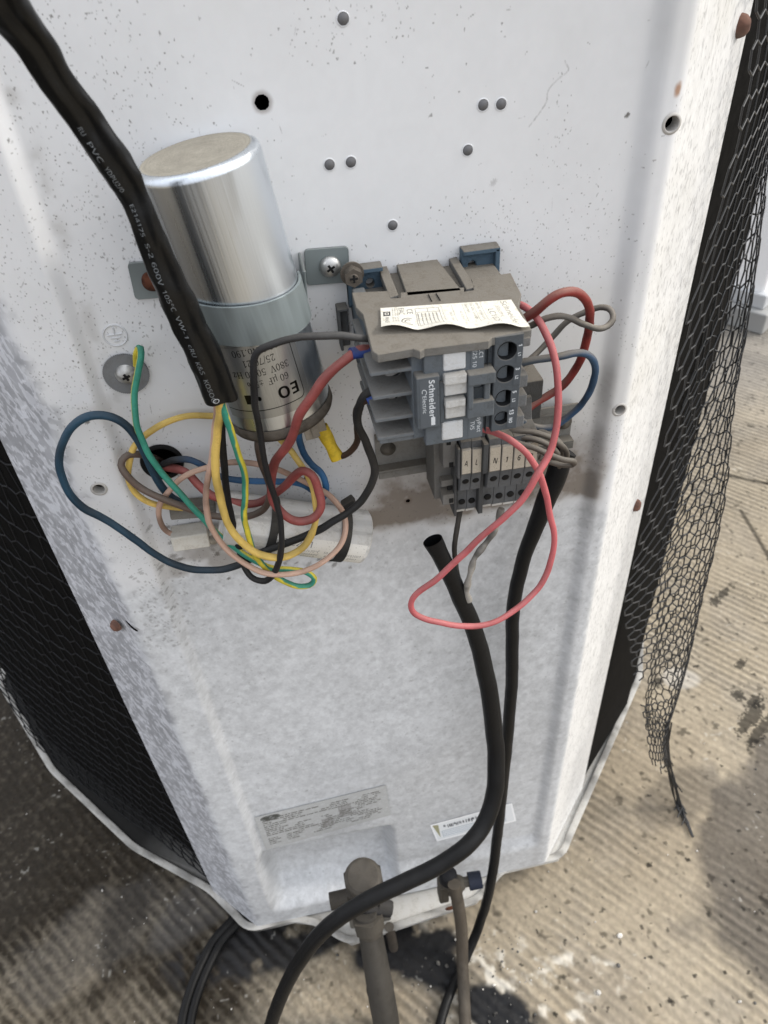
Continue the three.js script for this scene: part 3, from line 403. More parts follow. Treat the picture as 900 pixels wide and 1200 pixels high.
// another white unit standing on a plinth in the distance
{
  const p = onY(884, 383, 0), u = thing('distant_unit', 'white box unit on a grey concrete plinth at the far right edge', 'air conditioner', V3(p.x, 0, p.z)); u.rotation.y = 0.62;
  const wm = std({ vertexColors: true, roughness: 0.6 });
  const add = (n, g, c) => { const m = new THREE.Mesh(paint(g, c, { grime: 0.2, scale: 12 }), wm); m.name = n; m.castShadow = m.receiveShadow = true; u.add(m); return m; };
  add('plinth', box(-0.03, 0.9, 0, 0.05, -0.9, 0.03, 0.004), [0.33, 0.33, 0.32]); add('cabinet', box(0, 0.85, 0.056, 0.95, -0.85, 0, 0.008), [0.88, 0.88, 0.88]); add('base_rail', box(-0.012, 0.862, 0.05, 0.085, -0.862, 0.012, 0.004), [0.45, 0.46, 0.47]);
}

// ---------------------------------------------------------------- run capacitor and its clamp
const capTop = at(229, 180, 0.0275), capBot = at(329, 478, 0.0275), capAx = capTop.clone().sub(capBot).normalize(), capL = capTop.distanceTo(capBot), CR = 0.0262;
const capPoint = (h, ang, r = CR) => { // height above the base, angle from straight out (positive to the right)
  const right = V3(capAx.y, -capAx.x, 0), out = V3(0, 0, 1); return capBot.clone().addScaledVector(capAx, h).addScaledVector(right, Math.sin(ang) * r).addScaledVector(out, Math.cos(ang) * r);
};
{
  const c = thing('run_capacitor', 'upright silver aluminium motor capacitor with dusty lid held by a grey clamp', 'capacitor', capBot.clone());
  const alu = std({ color: new THREE.Color().setRGB(0.66, 0.70, 0.74), metalness: 1, roughness: 0.38,
    roughnessMap: dataTex(512, 512, (i, j) => 0.62 + 0.34 * fbm(i / 5, j / 90, 3) + 0.3 * sst(0.55, 0.75, fbm(i / 60, j / 60, 3)), { srgb: false, repeat: true }),
    bumpMap: dataTex(512, 512, (i, j) => fbm(i / 3, j / 80, 3) * 0.5 + 0.5 * fbm(i / 40, j / 160 + 9, 3), { srgb: false, repeat: true }), bumpScale: 0.00013 });
  alu.roughnessMap.repeat.set(2, 1); alu.bumpMap.repeat.set(2, 1);
  part(c, 'can', lathe([[CR - 0.0005, 0.004], [CR, 0.006], [CR, capL - 0.0035], [CR - 0.0008, capL - 0.0012], [CR - 0.0026, capL], [CR - 0.0034, capL + 0.0001]], capBot, capAx, 72), alu);
  const dustLid = std({ color: new THREE.Color().setRGB(1, 1, 1), roughness: 0.9, map: dataTex(256, 256, (i, j) => { const q = 0.8 + 0.35 * (fbm(i / 24, j / 24, 4) - 0.5) + 0.3 * (vn(i * 0.7, j * 0.7) - 0.5); return [0.33 * q, 0.305 * q, 0.25 * q]; }) });
  part(c, 'lid', lathe([[CR - 0.0030, capL + 0.0001], [CR - 0.006, capL - 0.0002], [0.00001, capL - 0.0003]], capBot, capAx, 56), dustLid);
  part(c, 'base_rim', paint(lathe([[0, 0.003], [CR - 0.003, 0.0025], [CR - 0.0015, -0.0008], [CR + 0.0002, -0.0012], [CR + 0.0009, 0.0006], [CR + 0.0007, 0.003], [CR, 0.0048]], capBot, capAx, 64), [0.10, 0.085, 0.07], { grime: 0.5, scale: 200, dust: 0.4 }), M.paintV, 'dark crimped rim');
  // printed label: a sleeve of film a little proud of the can, printed upside down
  const lab = canvasTex(760, 560, (g, W, H) => {
    g.translate(W, H); g.rotate(Math.PI); // upside down on the can
    g.fillStyle = '#a9abab'; g.fillRect(0, 0, W, H); const r = rng(4);
    for (let n = 0; n < 900; n++) { g.fillStyle = r() < 0.5 ? `rgba(225,227,228,${r() * 0.16})` : `rgba(90,90,92,${r() * 0.16})`; g.fillRect(r() * W, r() * H, 1 + r() * 3, 20 + r() * 120); }
    g.strokeStyle = '#141414'; g.lineWidth = 6; g.beginPath(); g.moveTo(W, 66); g.lineTo(96, 66); g.arcTo(52, 66, 52, 110, 44); g.lineTo(52, H); g.stroke();
    g.fillStyle = '#101010'; g.font = 'bold 118px sans-serif'; g.save(); g.translate(78, 200); g.scale(1.25, 1); g.fillText('EO', 0, 0); g.restore(); g.beginPath(); g.arc(420, 156, 17, 0, 7); g.fill(); g.fillStyle = '#1c1c1c'; g.fillRect(478, 120, 60, 70);
    g.font = '66px serif'; g.fillText('60 µF  ±5%', 140, 286); g.fillText('380V  50/60 Hz', 110, 364); g.fillText('25/70/21', 200, 440); g.fillText('C22.2 No.190', 110, 516);
    g.lineWidth = 4; g.setLineDash([4, 5]); g.beginPath(); g.moveTo(56, 540); g.lineTo(W, 540); g.stroke();
  });
  const pos = [], uv = [], idx = [], a0 = -0.98, a1 = 0.72, h0 = 0.0125, h1 = 0.053, nu = 40, nv = 4;
  for (let j = 0; j <= nv; j++) for (let i = 0; i <= nu; i++) { const p = capPoint(mix(h0, h1, j / nv), mix(a0, a1, i / nu), CR + 0.00012); pos.push(p.x, p.y, p.z); uv.push(i / nu, j / nv); }
  for (let j = 0; j < nv; j++) for (let i = 0; i < nu; i++) { const a = j * (nu + 1) + i; idx.push(a, a + 1, a + nu + 1, a + 1, a + nu + 2, a + nu + 1); }
  const g = new THREE.BufferGeometry(); g.setAttribute('position', new THREE.Float32BufferAttribute(pos, 3)); g.setAttribute('uv', new THREE.Float32BufferAttribute(uv, 2)); g.setIndex(idx); g.computeVertexNormals();
  part(c, 'printed_label', g, std({ map: lab, metalness: 0.85, roughness: 0.33, side: THREE.DoubleSide }), 'printed capacitor label, upside down');
  // terminals below
  const down = capAx.clone().negate(), tb = capPoint(-0.001, 0.9, 0.017), tb2 = capPoint(-0.001, 0.35, 0.010);
  const blade = (b, s, l) => paint(box(-0.0032 * s, 0.0032 * s, -l, 0, -0.0004, 0.0004, 0.0003).applyQuaternion(new THREE.Quaternion().setFromUnitVectors(V3(0, 1, 0), capAx)).translate(b.x, b.y, b.z), [0.42, 0.40, 0.37], { grime: 0.6, scale: 300 });
  part(c, 'terminal', merge([blade(tb.clone().add(V3(-0.002, 0, 0.002)), 1, 0.014), blade(tb.clone().add(V3(0.003, 0.001, -0.002)), 1, 0.014), blade(tb.clone().add(V3(0.0005, 0.001, 0.005)), 0.6, 0.012)]), M.zinc);
  part(c, 'terminal', paint(cyl(0.0035, 0.003, 0.005, tb2, down, 16), [0.03, 0.025, 0.022], { grime: 0.4 }), M.paintV);
}
{
  const hb = -0.0092, ht = 0.0092, kR = V3(0.0852, -0.0045, 0).normalize(), kU = V3(-kR.y, kR.x, 0), kC = capBot.clone().addScaledVector(capAx, (0.7571 - capBot.y) / capAx.y), ring = (h, a, r) => kC.clone().addScaledVector(capAx, h / capAx.dot(kU)).addScaledVector(kR, Math.sin(a) * r).addScaledVector(V3(0, 0, 1), Math.cos(a) * r).addScaledVector(kU, Math.sin(a) * 0);
  const c = thing('capacitor_clamp', 'grey galvanised strap clamp round the silver capacitor with two screwed tabs', 'clamp', at(275, 370, 0));
  const zincM = std({ vertexColors: true, roughness: 0.55, metalness: 0.35 }), r0 = CR + 0.0009, r1 = CR + 0.0021;
  const pr = []; for (const [h, r] of [[hb, r0], [hb, r1], [ht, r1], [ht, r0]]) pr.push([h, r]);
  const pos = [], uv = [], idx = [], n = 56, A = 1.72;
  for (let i = 0; i <= n; i++) for (let k = 0; k < 4; k++) { const [h, r] = pr[k], a = mix(-A, A, i / n), p = ring(h, a, r); pos.push(p.x, p.y, p.z); uv.push(i / n, k / 4); }
  for (let i = 0; i < n; i++) for (let k = 0; k < 4; k++) { const a = i * 4 + k, b = i * 4 + (k + 1) % 4; idx.push(a, b, a + 4, b, b + 4, a + 4); }
  let g = new THREE.BufferGeometry(); g.setAttribute('position', new THREE.Float32BufferAttribute(pos, 3)); g.setAttribute('uv', new THREE.Float32BufferAttribute(uv, 2)); g.setIndex(idx); g = g.toNonIndexed(); g.computeVertexNormals();
  const zc = [0.20, 0.232, 0.235];
  part(c, 'strap', paint(g, zc, { grime: 0.30, scale: 220, dust: 0.35 }), zincM);
  // ears: from the ends of the strap, bent flat onto the panel
  const q = new THREE.Quaternion().setFromUnitVectors(V3(0, 1, 0), kU);
  for (const [s, scr] of [[1, at(387, 313, 0.003)], [-1, at(178, 330, 0.003)]]) {
    const e = ring(0, s * A, r1 - 0.0006), w = s > 0 ? 0.0165 : 0.016;
    const x0 = Math.min(e.x, e.x + s * 0.0005), tab = scr.clone();
    const sh = new THREE.Shape(); const hw = 0.0105, hh = 0.0088, rr = 0.002; sh.moveTo(-hw + rr, -hh); sh.lineTo(hw - rr, -hh); sh.quadraticCurveTo(hw, -hh, hw, -hh + rr); sh.lineTo(hw, hh - rr); sh.quadraticCurveTo(hw, hh, hw - rr, hh); sh.lineTo(-hw + rr, hh); sh.quadraticCurveTo(-hw, hh, -hw, hh - rr); sh.lineTo(-hw, -hh + rr); sh.quadraticCurveTo(-hw, -hh, -hw + rr, -hh);
    const t = new THREE.ExtrudeGeometry(sh, { depth: 0.0012, bevelEnabled: true, bevelSize: 0.0002, bevelThickness: 0.0002, bevelSegments: 1 }).applyQuaternion(q).translate(tab.x - s * 0.0012, tab.y, 0.0004);
    // upright leg between tab and strap
    const leg = box(-0.0007, 0.0007, -0.0088, 0.0088, 0, Math.max(0.004, e.z - 0.0008)).applyQuaternion(q).translate(e.x + s * 0.0012, e.y, 0.0006);
    part(c, 'tab', paint(merge([t, leg]), zc, { grime: 0.3, scale: 220, dust: 0.25 }), zincM);
    if (s > 0) { part(c, 'screw', merge([lathe([[0, 0.0026], [0.0022, 0.0025], [0.0042, 0.0016], [0.0052, 0], [0.0052, -0.001]], scr, V3(0, 0, 1), 24)]), M.steel); part(c, 'screw_recess', merge([box(-0.0022, 0.0022, -0.0006, 0.0006, 0, 0.0004), box(-0.0006, 0.0006, -0.0022, 0.0022, 0, 0.00042)]).rotateZ(0.5).translate(scr.x, scr.y, scr.z + 0.0023), M.dark); }
    else part(c, 'screw', paint(lathe([[0, 0.0016], [0.003, 0.0014], [0.0046, 0.0006], [0.0048, -0.001]], scr, V3(0, 0, 1), 24), [0.11, 0.038, 0.02], { grime: 0.8, scale: 400 }), M.paintV, 'rusty tab screw');
  }
}

// ---------------------------------------------------------------- contactor
const BG = [0.1125, 0.1293, 0.1462], BG2 = [0.0650, 0.0743, 0.0844];
{
  const YT = 0.7515, c = thing('contactor', 'blue grey motor contactor on its side, its top thick with dust', 'contactor', V3(0.0785, 0.705, 0));
  const P = (name, g, col = BG, o = {}, label) => part(c, name, paint(g, col, { dust: 0.85, grime: 0.25, scale: 130, flat: true, ...o }), M.paintV, label);
  const bp = (x0, y0, x1, y1, z0, z1, r = 0.0007) => { const a = at(x0, y0, z1), b = at(x1, y1, z1); return box(a.x, b.x, b.y, a.y, z0, z1, r); }; // box whose front face spans two pixels
  const sz = 0.0845;
  // base with lugs
  P('housing', merge([box(0.0415, 0.1155, 0.7015, 0.7435, 0.0005, 0.026, 0.001), box(0.0445, 0.1125, 0.703, 0.745, 0.026, 0.054, 0.001)]), [0.1026, 0.1237, 0.1447]);
  for (const [x0, x1, yt, hx] of [[0.0405, 0.0575, 0.7545, 0.0515], [0.0985, 0.1165, 0.7565, 0.1035]]) {
    const sh = new THREE.Shape(); sh.moveTo(x0, 0.735); sh.lineTo(x1, 0.735); sh.lineTo(x1, yt); sh.lineTo(x0, yt); sh.closePath(); const h = new THREE.Path(); h.absarc(hx, yt - 0.0082, 0.0026, 0, 7, true); sh.holes.push(h);
    P('mounting_lug', merge([new THREE.ExtrudeGeometry(sh, { depth: 0.004, bevelEnabled: true, bevelSize: 0.0004, bevelThickness: 0.0004, bevelSegments: 1 }).translate(0, 0, 0.0009), box(x0 - 0.0003, x1 + 0.0003, yt - 0.0018, yt + 0.0006, 0.0008, 0.0085, 0.0005), box(x0 < 0.06 ? x0 - 0.0004 : x1 - 0.002, x0 < 0.06 ? x0 + 0.0016 : x1 + 0.0004, 0.737, yt, 0.0008, 0.0085, 0.0005)]), [0.06, 0.10, 0.14], { dust: 0.95 });
  }
  { const p = at(415, 327, 0.0145); P('hex_screw', merge([cyl(0.0047, 0.0047, 0.0055, V3(p.x, p.y, 0.0085), V3(0, 0, 1), 6), cyl(0.0058, 0.0058, 0.0012, V3(p.x, p.y, 0.0075), V3(0, 0, 1), 28), cyl(0.0024, 0.0018, 0.0006, V3(p.x, p.y, 0.0139), V3(0, 0, 1), 12)]), [0.10, 0.085, 0.07], { dust: 0.3, grime: 0.5, scale: 400 }); P('screw_recess', merge([box(-0.002, 0.002, -0.0005, 0.0005, 0, 0.0005), box(-0.0005, 0.0005, -0.002, 0.002, 0, 0.00052)]).translate(p.x, p.y, 0.0143), [0.01, 0.01, 0.01], { dust: 0 }); }
  // dusty top: lower deck, rails, raised tongue, broad front cover
  P('top_deck', box(0.0575, 0.1145, 0.7425, 0.7478, 0.0005, 0.03, 0.0006), [0.09, 0.095, 0.10], { dust: 1 });
  const rail = (pts) => { const sh = new THREE.Shape(pts.map(([x, y]) => { const p = onY(x, y, YT); return new THREE.Vector2(p.x, -p.z); })); return new THREE.ExtrudeGeometry(sh, { depth: 0.0034, bevelEnabled: true, bevelSize: 0.0003, bevelThickness: 0.0003, bevelSegments: 1 }).rotateX(-Math.PI / 2).translate(0, YT - 0.0037, 0); };
  P('top_rail', rail([[443, 311], [452, 310], [466, 345], [457, 348]]), [0.12, 0.12, 0.12], { dust: 1 });
  P('top_rail', rail([[527, 303], [535, 301], [556, 336], [547, 338]]), [0.12, 0.12, 0.12], { dust: 1 });
  P('top_tongue', rail([[465, 309], [512, 304], [540, 340], [478, 346]]), [0.13, 0.13, 0.12], { dust: 1 });
  P('top_cover', rail([[413, 343], [454, 341], [457, 350], [470, 349], [470, 343], [543, 337], [543, 342], [556, 340], [553, 327], [578, 323], [598, 320], [610, 344], [607, 358], [622, 386], [576, 395], [572, 399], [497, 408], [492, 411], [484, 408], [443, 415], [437, 411], [426, 368], [418, 360]]), [0.15, 0.145, 0.135], { dust: 1 });
  P('vent_slot', merge([[502, 345, 506, 353], [511, 344, 516, 352]].map(([a, b, e, f]) => { const p = onY(a, b, YT + 0.0003), q = onY(e, f, YT + 0.0003); return sweep([p, q], () => [0.0004, 0.0002], { seg: 5 }); })), [0.02, 0.02, 0.02], { dust: 0 });
  // arc chamber fins on the left with terminal screws between them
  const F = [[431, 416, 484, 407], [434, 443, 484, 436], [437, 471, 484, 464], [440, 498, 484, 490], [443, 518, 486, 512]];
  F.forEach(([x0, y0, x1, y1], i) => {
    const a = at(x0, y0, 0.081), b = at(x1, y1, 0.081), y = (a.y + b.y) / 2 + 0.0004;
    if (i) P('barrier', merge([box(a.x, b.x + 0.002, y, y + 0.0022, 0.030, 0.081, 0.0007), i < 4 ? box(a.x + 0.0025, b.x + 0.002, y - 0.0012, y + 0.0005, 0.032, 0.078, 0.0006) : box(a.x + 0.001, b.x + 0.002, y - 0.003, y + 0.0004, 0.032, 0.0795, 0.0006)]), [0.1391, 0.1518, 0.1644], { dust: 0.55 });
    if (i < 4) {
      const y2 = y - 0.0058; P('chamber_back', box(a.x + 0.004, b.x + 0.002, y - 0.0105, y + 0.0002, 0.03, 0.058, 0.0004), [0.0528, 0.0596, 0.0654], { dust: 0.3 });
      const sp = at([464, 464, 465, 470][i], [416, 444, 471, 500][i], 0.070); 
      if (i < 3) { P('terminal_screw', lathe([[0, 0.0022], [0.0026, 0.002], [0.0038, 0.0012], [0.004, -0.008]], V3(sp.x, sp.y - 0.0005, 0.064), V3(0, 0, 1), 20), [0.32, 0.31, 0.29], { dust: 0.35, grime: 0.4, scale: 300 }); P('screw_recess', box(-0.0028, 0.0028, -0.0004, 0.0004, 0, 0.0004).rotateZ(0.4 * i).translate(sp.x, sp.y - 0.0005, 0.0661), [0.02, 0.02, 0.02], { dust: 0 }); }
    }
  });
  P('side_wall', box(0.041, 0.0475, 0.7025, 0.748, 0.012, 0.050, 0.001), [0.0913, 0.1125, 0.1335], { dust: 0.4 });
  // front: stepped tower, bracket, sliders
  const tl = at(485, 409, 0.0815);
  P('front_core', box(0.0555, 0.0985, 0.7035, YT - 0.0035, 0.05, 0.0812, 0.0007), BG, { dust: 0.5 });
  P('front_tower', bp(496, 408, 562.5, 513, 0.07, sz), [0.1038, 0.1181, 0.1324], { dust: 0.5 });
  P('groove_bar', bp(573, 400, 569.5, 507, 0.07, sz - 0.0012), [0.0823, 0.0933, 0.1042], { dust: 0.5 });
  // pole shield with four round openings
  {
    const a = at(581, 396, sz), b = at(605, 501, sz), a2 = at(613.5, 393, sz); const sh = new THREE.Shape([new THREE.Vector2(a.x, b.y), new THREE.Vector2(at(604.5, 501, sz).x, b.y), new THREE.Vector2(a2.x, a.y), new THREE.Vector2(a.x, a.y)]);
    const H = [[594.5, 411.5, 0.0046], [591, 438.7, 0.0045], [587.7, 467.3, 0.0045], [584.8, 490.8, 0.0038]].map(([x, y, r]) => ({ p: at(x, y, sz), r }));
    for (const h of H) { h.p.x = Math.max(h.p.x, a.x + h.r + 0.0008); const q = new THREE.Path(); q.absarc(h.p.x, h.p.y, h.r, 0, Math.PI * 2, true); sh.holes.push(q); }
    P('terminal_shield', new THREE.ExtrudeGeometry(sh, { depth: 0.010, bevelEnabled: true, bevelSize: 0.0003, bevelThickness: 0.0003, bevelSegments: 1, curveSegments: 24 }).translate(0, 0, sz - 0.0103), [0.0709, 0.0810, 0.0920], { dust: 0.5, grime: 0.15 });
    P('shield_body', box(a.x + 0.0003, a2.x - 0.001, b.y + 0.0004, a.y - 0.0004, 0.05, sz - 0.0106, 0.0006), [0.0590, 0.0675, 0.0759], { dust: 0.6 });
    for (const h of H) P('opening_shade', cyl(h.r - 0.0005, h.r - 0.0005, 0.0100, V3(h.p.x, h.p.y, sz - 0.0101), V3(0, 0, 1), 28, true), [0.014, 0.015, 0.017], { dust: 0 });  // black tube added to paint the shade inside each opening
    for (const h of H) P('recessed_screw', lathe([[0, 0.0012], [h.r * 0.5, 0.001], [h.r * 0.7, 0.0004], [h.r, 0.0003], [h.r, -0.0002]], V3(h.p.x, h.p.y, sz - 0.0103), V3(0, 0, 1), 18), [0.012, 0.012, 0.012], { dust: 0 });  // screw and floor blackened with the painted shade of the opening
  }
  // clips that show beyond the right edge
  for (const [x, y, w] of [[613, 447, 6], [611, 470, 7], [608, 494, 7]]) { const p = at(x, y, 0.066); P('terminal_clip', box(p.x - 0.004, p.x + w * 0.0004, p.y - 0.0035, p.y + 0.0035, 0.05, 0.066, 0.0008), [0.15, 0.155, 0.16], { dust: 0.7 }); }
  P('cover_hook', box(0.1035, 0.1075, YT - 0.0075, YT - 0.003, 0.068, 0.0835, 0.0008), [0.15, 0.15, 0.15], { dust: 0.9 });
  // bits on the front
  const WHT = [0.55, 0.56, 0.57];
  P('white_plate', bp(519.5, 411, 546, 432, 0.08, sz + 0.0007), WHT, { dust: 0.15, grime: 0.18, scale: 400 });
  P('white_plate', bp(518, 496, 542.5, 513, 0.08, sz + 0.0007), WHT, { dust: 0.15, grime: 0.15, scale: 400 });
  P('slider', merge([bp(521, 442, 547.5, 449, 0.08, sz + 0.0034), bp(521, 446, 547.5, 461, 0.08, sz + 0.0018)]), [0.50, 0.50, 0.49], { dust: 0.55, grime: 0.45, scale: 350 });
  P('slider', merge([bp(522, 470, 546, 476, 0.08, sz + 0.0034), bp(522, 474, 546, 488, 0.08, sz + 0.0018)]), [0.50, 0.50, 0.49], { dust: 0.55, grime: 0.45, scale: 350 });
  P('bracket', merge([bp(549, 440, 581, 449, 0.08, sz + 0.0045), bp(548, 473, 579, 487, 0.08, sz + 0.0035), bp(549, 446, 555, 480, 0.08, sz + 0.004), bp(568, 446, 574, 476, 0.08, sz + 0.0022)]), [0.0998, 0.1125, 0.1251], { dust: 0.75 });
  P('bracket_recess', bp(553, 455, 569, 468, 0.08, sz + 0.0006), [0.0422, 0.0506, 0.0590], { dust: 0.1 });
  const lb = P('name_block', bp(487.5, 444, 516, 500.5, 0.075, sz + 0.0028), [0.0885, 0.1011, 0.1139], { dust: 0.6 });
  P('name_block_step', bp(514.5, 448, 521, 496, 0.075, sz + 0.0012), [0.0885, 0.1011, 0.1139], { dust: 0.5 });
  // lettering: canvases the colour of the plastic, drawn as printed
  const letter = (W, H, bg, draw) => std({ map: canvasTex(W, H, (g) => { g.fillStyle = bg; g.fillRect(0, 0, W, H); g.translate(W, 0); g.rotate(Math.PI / 2); g.fillStyle = '#c9cdd0'; draw(g, H, W); }), roughness: 0.75 });
  const quad = (x0, y0, x1, y1, z) => { const a = at(x0, y0, z), b = at(x1, y1, z); return [V3(a.x, a.y, z), V3(b.x, a.y, z), V3(b.x, b.y, z), V3(a.x, b.y, z)]; };
  const hexOf = (col) => '#' + new THREE.Color().setRGB(...col.map((v) => v * 0.9)).getHexString();
  plate(c, 'maker_name', quad(491.5, 446, 512.5, 499, sz + 0.00295), letter(180, 400, hexOf([0.0885, 0.1011, 0.1139]), (g) => { g.font = 'bold 84px sans-serif'; g.fillText('Schneider', 8, 82, 310); g.fillRect(318, 22, 70, 44); g.font = '54px sans-serif'; g.save(); g.translate(100, 152); g.fillText('Electric', 30, 0, 150); g.restore(); g.lineWidth = 6; g.strokeStyle = '#c9cdd0'; g.beginPath(); g.ellipse(104, 132, 20, 24, 0.5, 0.6, 5.6); g.stroke(); }), 1, 1);
  plate(c, 'type_code', quad(552, 409, 567, 433, sz + 0.0002), letter(150, 230, hexOf([0.1038, 0.1181, 0.1324]), (g) => { g.font = '62px sans-serif'; g.fillText('LC1', 8, 58); g.fillText('E25 10', 8, 128); }), 1, 1);
  plate(c, 'series_name', quad(549, 489, 565, 511, sz + 0.0002), letter(150, 230, hexOf([0.1038, 0.1181, 0.1324]), (g) => { g.font = '58px sans-serif'; g.fillText('EasyPact', -50, 58); g.fillText('TVS', 50, 128); }), 1, 1);
  const nums = [['1 L1', 606.2, 403, 612, 424], ['3 L2', 602.5, 431, 608.8, 450], ['5 L3', 599, 458, 605.2, 477], ['13 NO', 595, 480, 602, 500]];
  for (const [t, x0, y0, x1, y1] of nums) plate(c, 'pole_number', quad(x0, y0, x1, y1, sz + 0.00025), letter(64, 210, hexOf([0.0709, 0.0810, 0.0920]), (g) => { g.font = 'bold 54px sans-serif'; const [a, b] = t.split(' '); g.fillText(a, 4, 48); g.font = 'bold 42px sans-serif'; g.fillText(b, 96, 48); }), 1, 1);
  // loose paper rating label on the dusty top
  const Y2 = YT + 0.0006, cr = [[446, 362], [599, 352], [621, 386], [447, 389]].map(([x, y]) => onY(x, y, Y2));
  const paper = stickerMat(1100, 330, (g, W, H) => {
    g.fillStyle = '#d8d4c8'; g.fillRect(0, 0, W, H); const r = rng(9);
    for (let n = 0; n < 700; n++) { g.fillStyle = `rgba(150,138,112,${r() * 0.22})`; g.beginPath(); g.ellipse(r() * W, r() * H, 2 + r() * 22, 1 + r() * 9, r() * 3, 0, 7); g.fill(); }
    const col = (x, size, t, y0 = 14, c = '#3d3b38', w = 300) => { g.save(); g.translate(x, y0); g.rotate(Math.PI / 2); g.fillStyle = c; g.font = `${size}px sans-serif`; g.fillText(t, 0, 0, w); g.restore(); };
    g.strokeStyle = 'rgba(90,86,78,.6)'; g.lineWidth = 3; for (const x of [505, 590, 680, 770, 830]) { g.beginPath(); g.moveTo(x, 14); g.lineTo(x, 250); g.stroke(); }
    col(1000, 66, 'Schneider', 10, '#6f6a5e'); col(940, 44, 'Electric', 60, '#8d877a'); col(868, 62, 'LC1E25', 90, '#4c463c'); col(795, 26, 'EN/IEC 60947-4-1', 12, '#6a665c'); col(740, 28, 'Ith 40A  Ui 690V', 12, '#6a665c'); col(700, 26, 'Uimp 6kV', 12, '#6a665c'); col(640, 26, 'AC-3 25A', 100, '#7b766b'); col(555, 26, '380V 11kW', 110, '#7b766b');
    g.strokeStyle = '#5a5650'; g.lineWidth = 4; for (const [x, y, w, h] of [[285, 40, 100, 50], [385, 40, 95, 50], [285, 90, 195, 190]]) g.strokeRect(x, y, w, h); for (let k = 0; k < 6; k++) { g.beginPath(); g.moveTo(300 + k * 30, 100); g.lineTo(300 + k * 30, 270); g.stroke(); col(292 + k * 30, 22, 'AWG lb-in', 110, '#5a5650', 150); }
    col(215, 64, 'CE', 40, '#2c2a28'); col(150, 58, 'EAC', 14, '#2c2a28'); g.strokeStyle = '#2c2a28'; g.lineWidth = 7; g.beginPath(); g.arc(215, 215, 52, 1.0, 5.3); g.stroke(); g.beginPath(); g.arc(215, 215, 28, 1.0, 5.3); g.stroke();
    g.fillStyle = '#262524'; g.fillRect(20, 60, 58, 64); g.fillStyle = '#cfcbbf'; g.fillRect(32, 74, 34, 34); g.fillStyle = '#262524'; g.fillRect(40, 82, 18, 18); col(34, 44, 'MADE', 140, '#262524', 110); for (let k = 0; k < 3; k++) col(92 + k * 20, 18, 'made to order  type 3P NO', 16, '#55514a', 280);
  });
  plate(c, 'paper_label', cr, paper, 40, 10, (u, v) => (0.0004 + 0.0022 * sst(0.55, 1, v) * (0.4 + 0.6 * Math.abs(Math.sin(u * 9 + 1))) + 0.0007 * Math.sin(u * 17) * v * v), 'curled cream rating label');
  // rail clip at the left
  { const p = at(403, 383, 0.006); P('rail_clip', merge([box(p.x - 0.0028, p.x + 0.0028, p.y - 0.012, p.y + 0.011, 0.0008, 0.004, 0.0006), box(p.x - 0.0028, p.x - 0.0014, p.y - 0.012, p.y + 0.011, 0.004, 0.009, 0.0005), box(p.x - 0.0028, p.x + 0.0028, p.y + 0.0096, p.y + 0.0112, 0.004, 0.009, 0.0005)]), [0.10, 0.105, 0.11], { dust: 0.6 }); }
}

// ---------------------------------------------------------------- mounting rail and terminal block
{
  const a = at(441, 520, 0.008), b = at(673, 512, 0.008), x0 = a.x, x1 = b.x, y0 = at(445, 562, 0.008).y;
  const dr = thing('mounting_rail', 'dirty grey steel mounting rail behind the contactor and the terminal blocks', 'rail', V3((x0 + x1) / 2, y0, 0));
  const col = [0.20, 0.195, 0.18], rm = M.paintV;
  part(dr, 'rail_strip', paint(merge([box(x0, x1, y0, y0 + 0.0045, 0.0068, 0.0082, 0.0004), box(x0, x1, y0 + 0.0045, y0 + 0.006, 0.0006, 0.0082, 0.0004), box(x0, x1, y0 + 0.006, y0 + 0.0265, 0.0006, 0.002, 0.0004), box(x0, x1, y0 + 0.0265, y0 + 0.028, 0.0006, 0.0082, 0.0004), box(x0, x1, y0 + 0.028, y0 + 0.0325, 0.0068, 0.0082, 0.0004)]), col, { dust: 0.9, grime: 0.5, scale: 120 }), rm);
  for (const [px, py] of [[455, 527], [662, 496]]) { const p = at(px, py, 0.003); part(dr, 'screw', paint(lathe([[0, 0.0026], [0.0025, 0.0023], [0.0046, 0.0006], [0.0048, -0.001]], V3(p.x, p.y, 0.002), V3(0, 0, 1), 22), [0.10, 0.09, 0.075], { dust: 0.3, grime: 0.5, scale: 300 }), rm); }
}
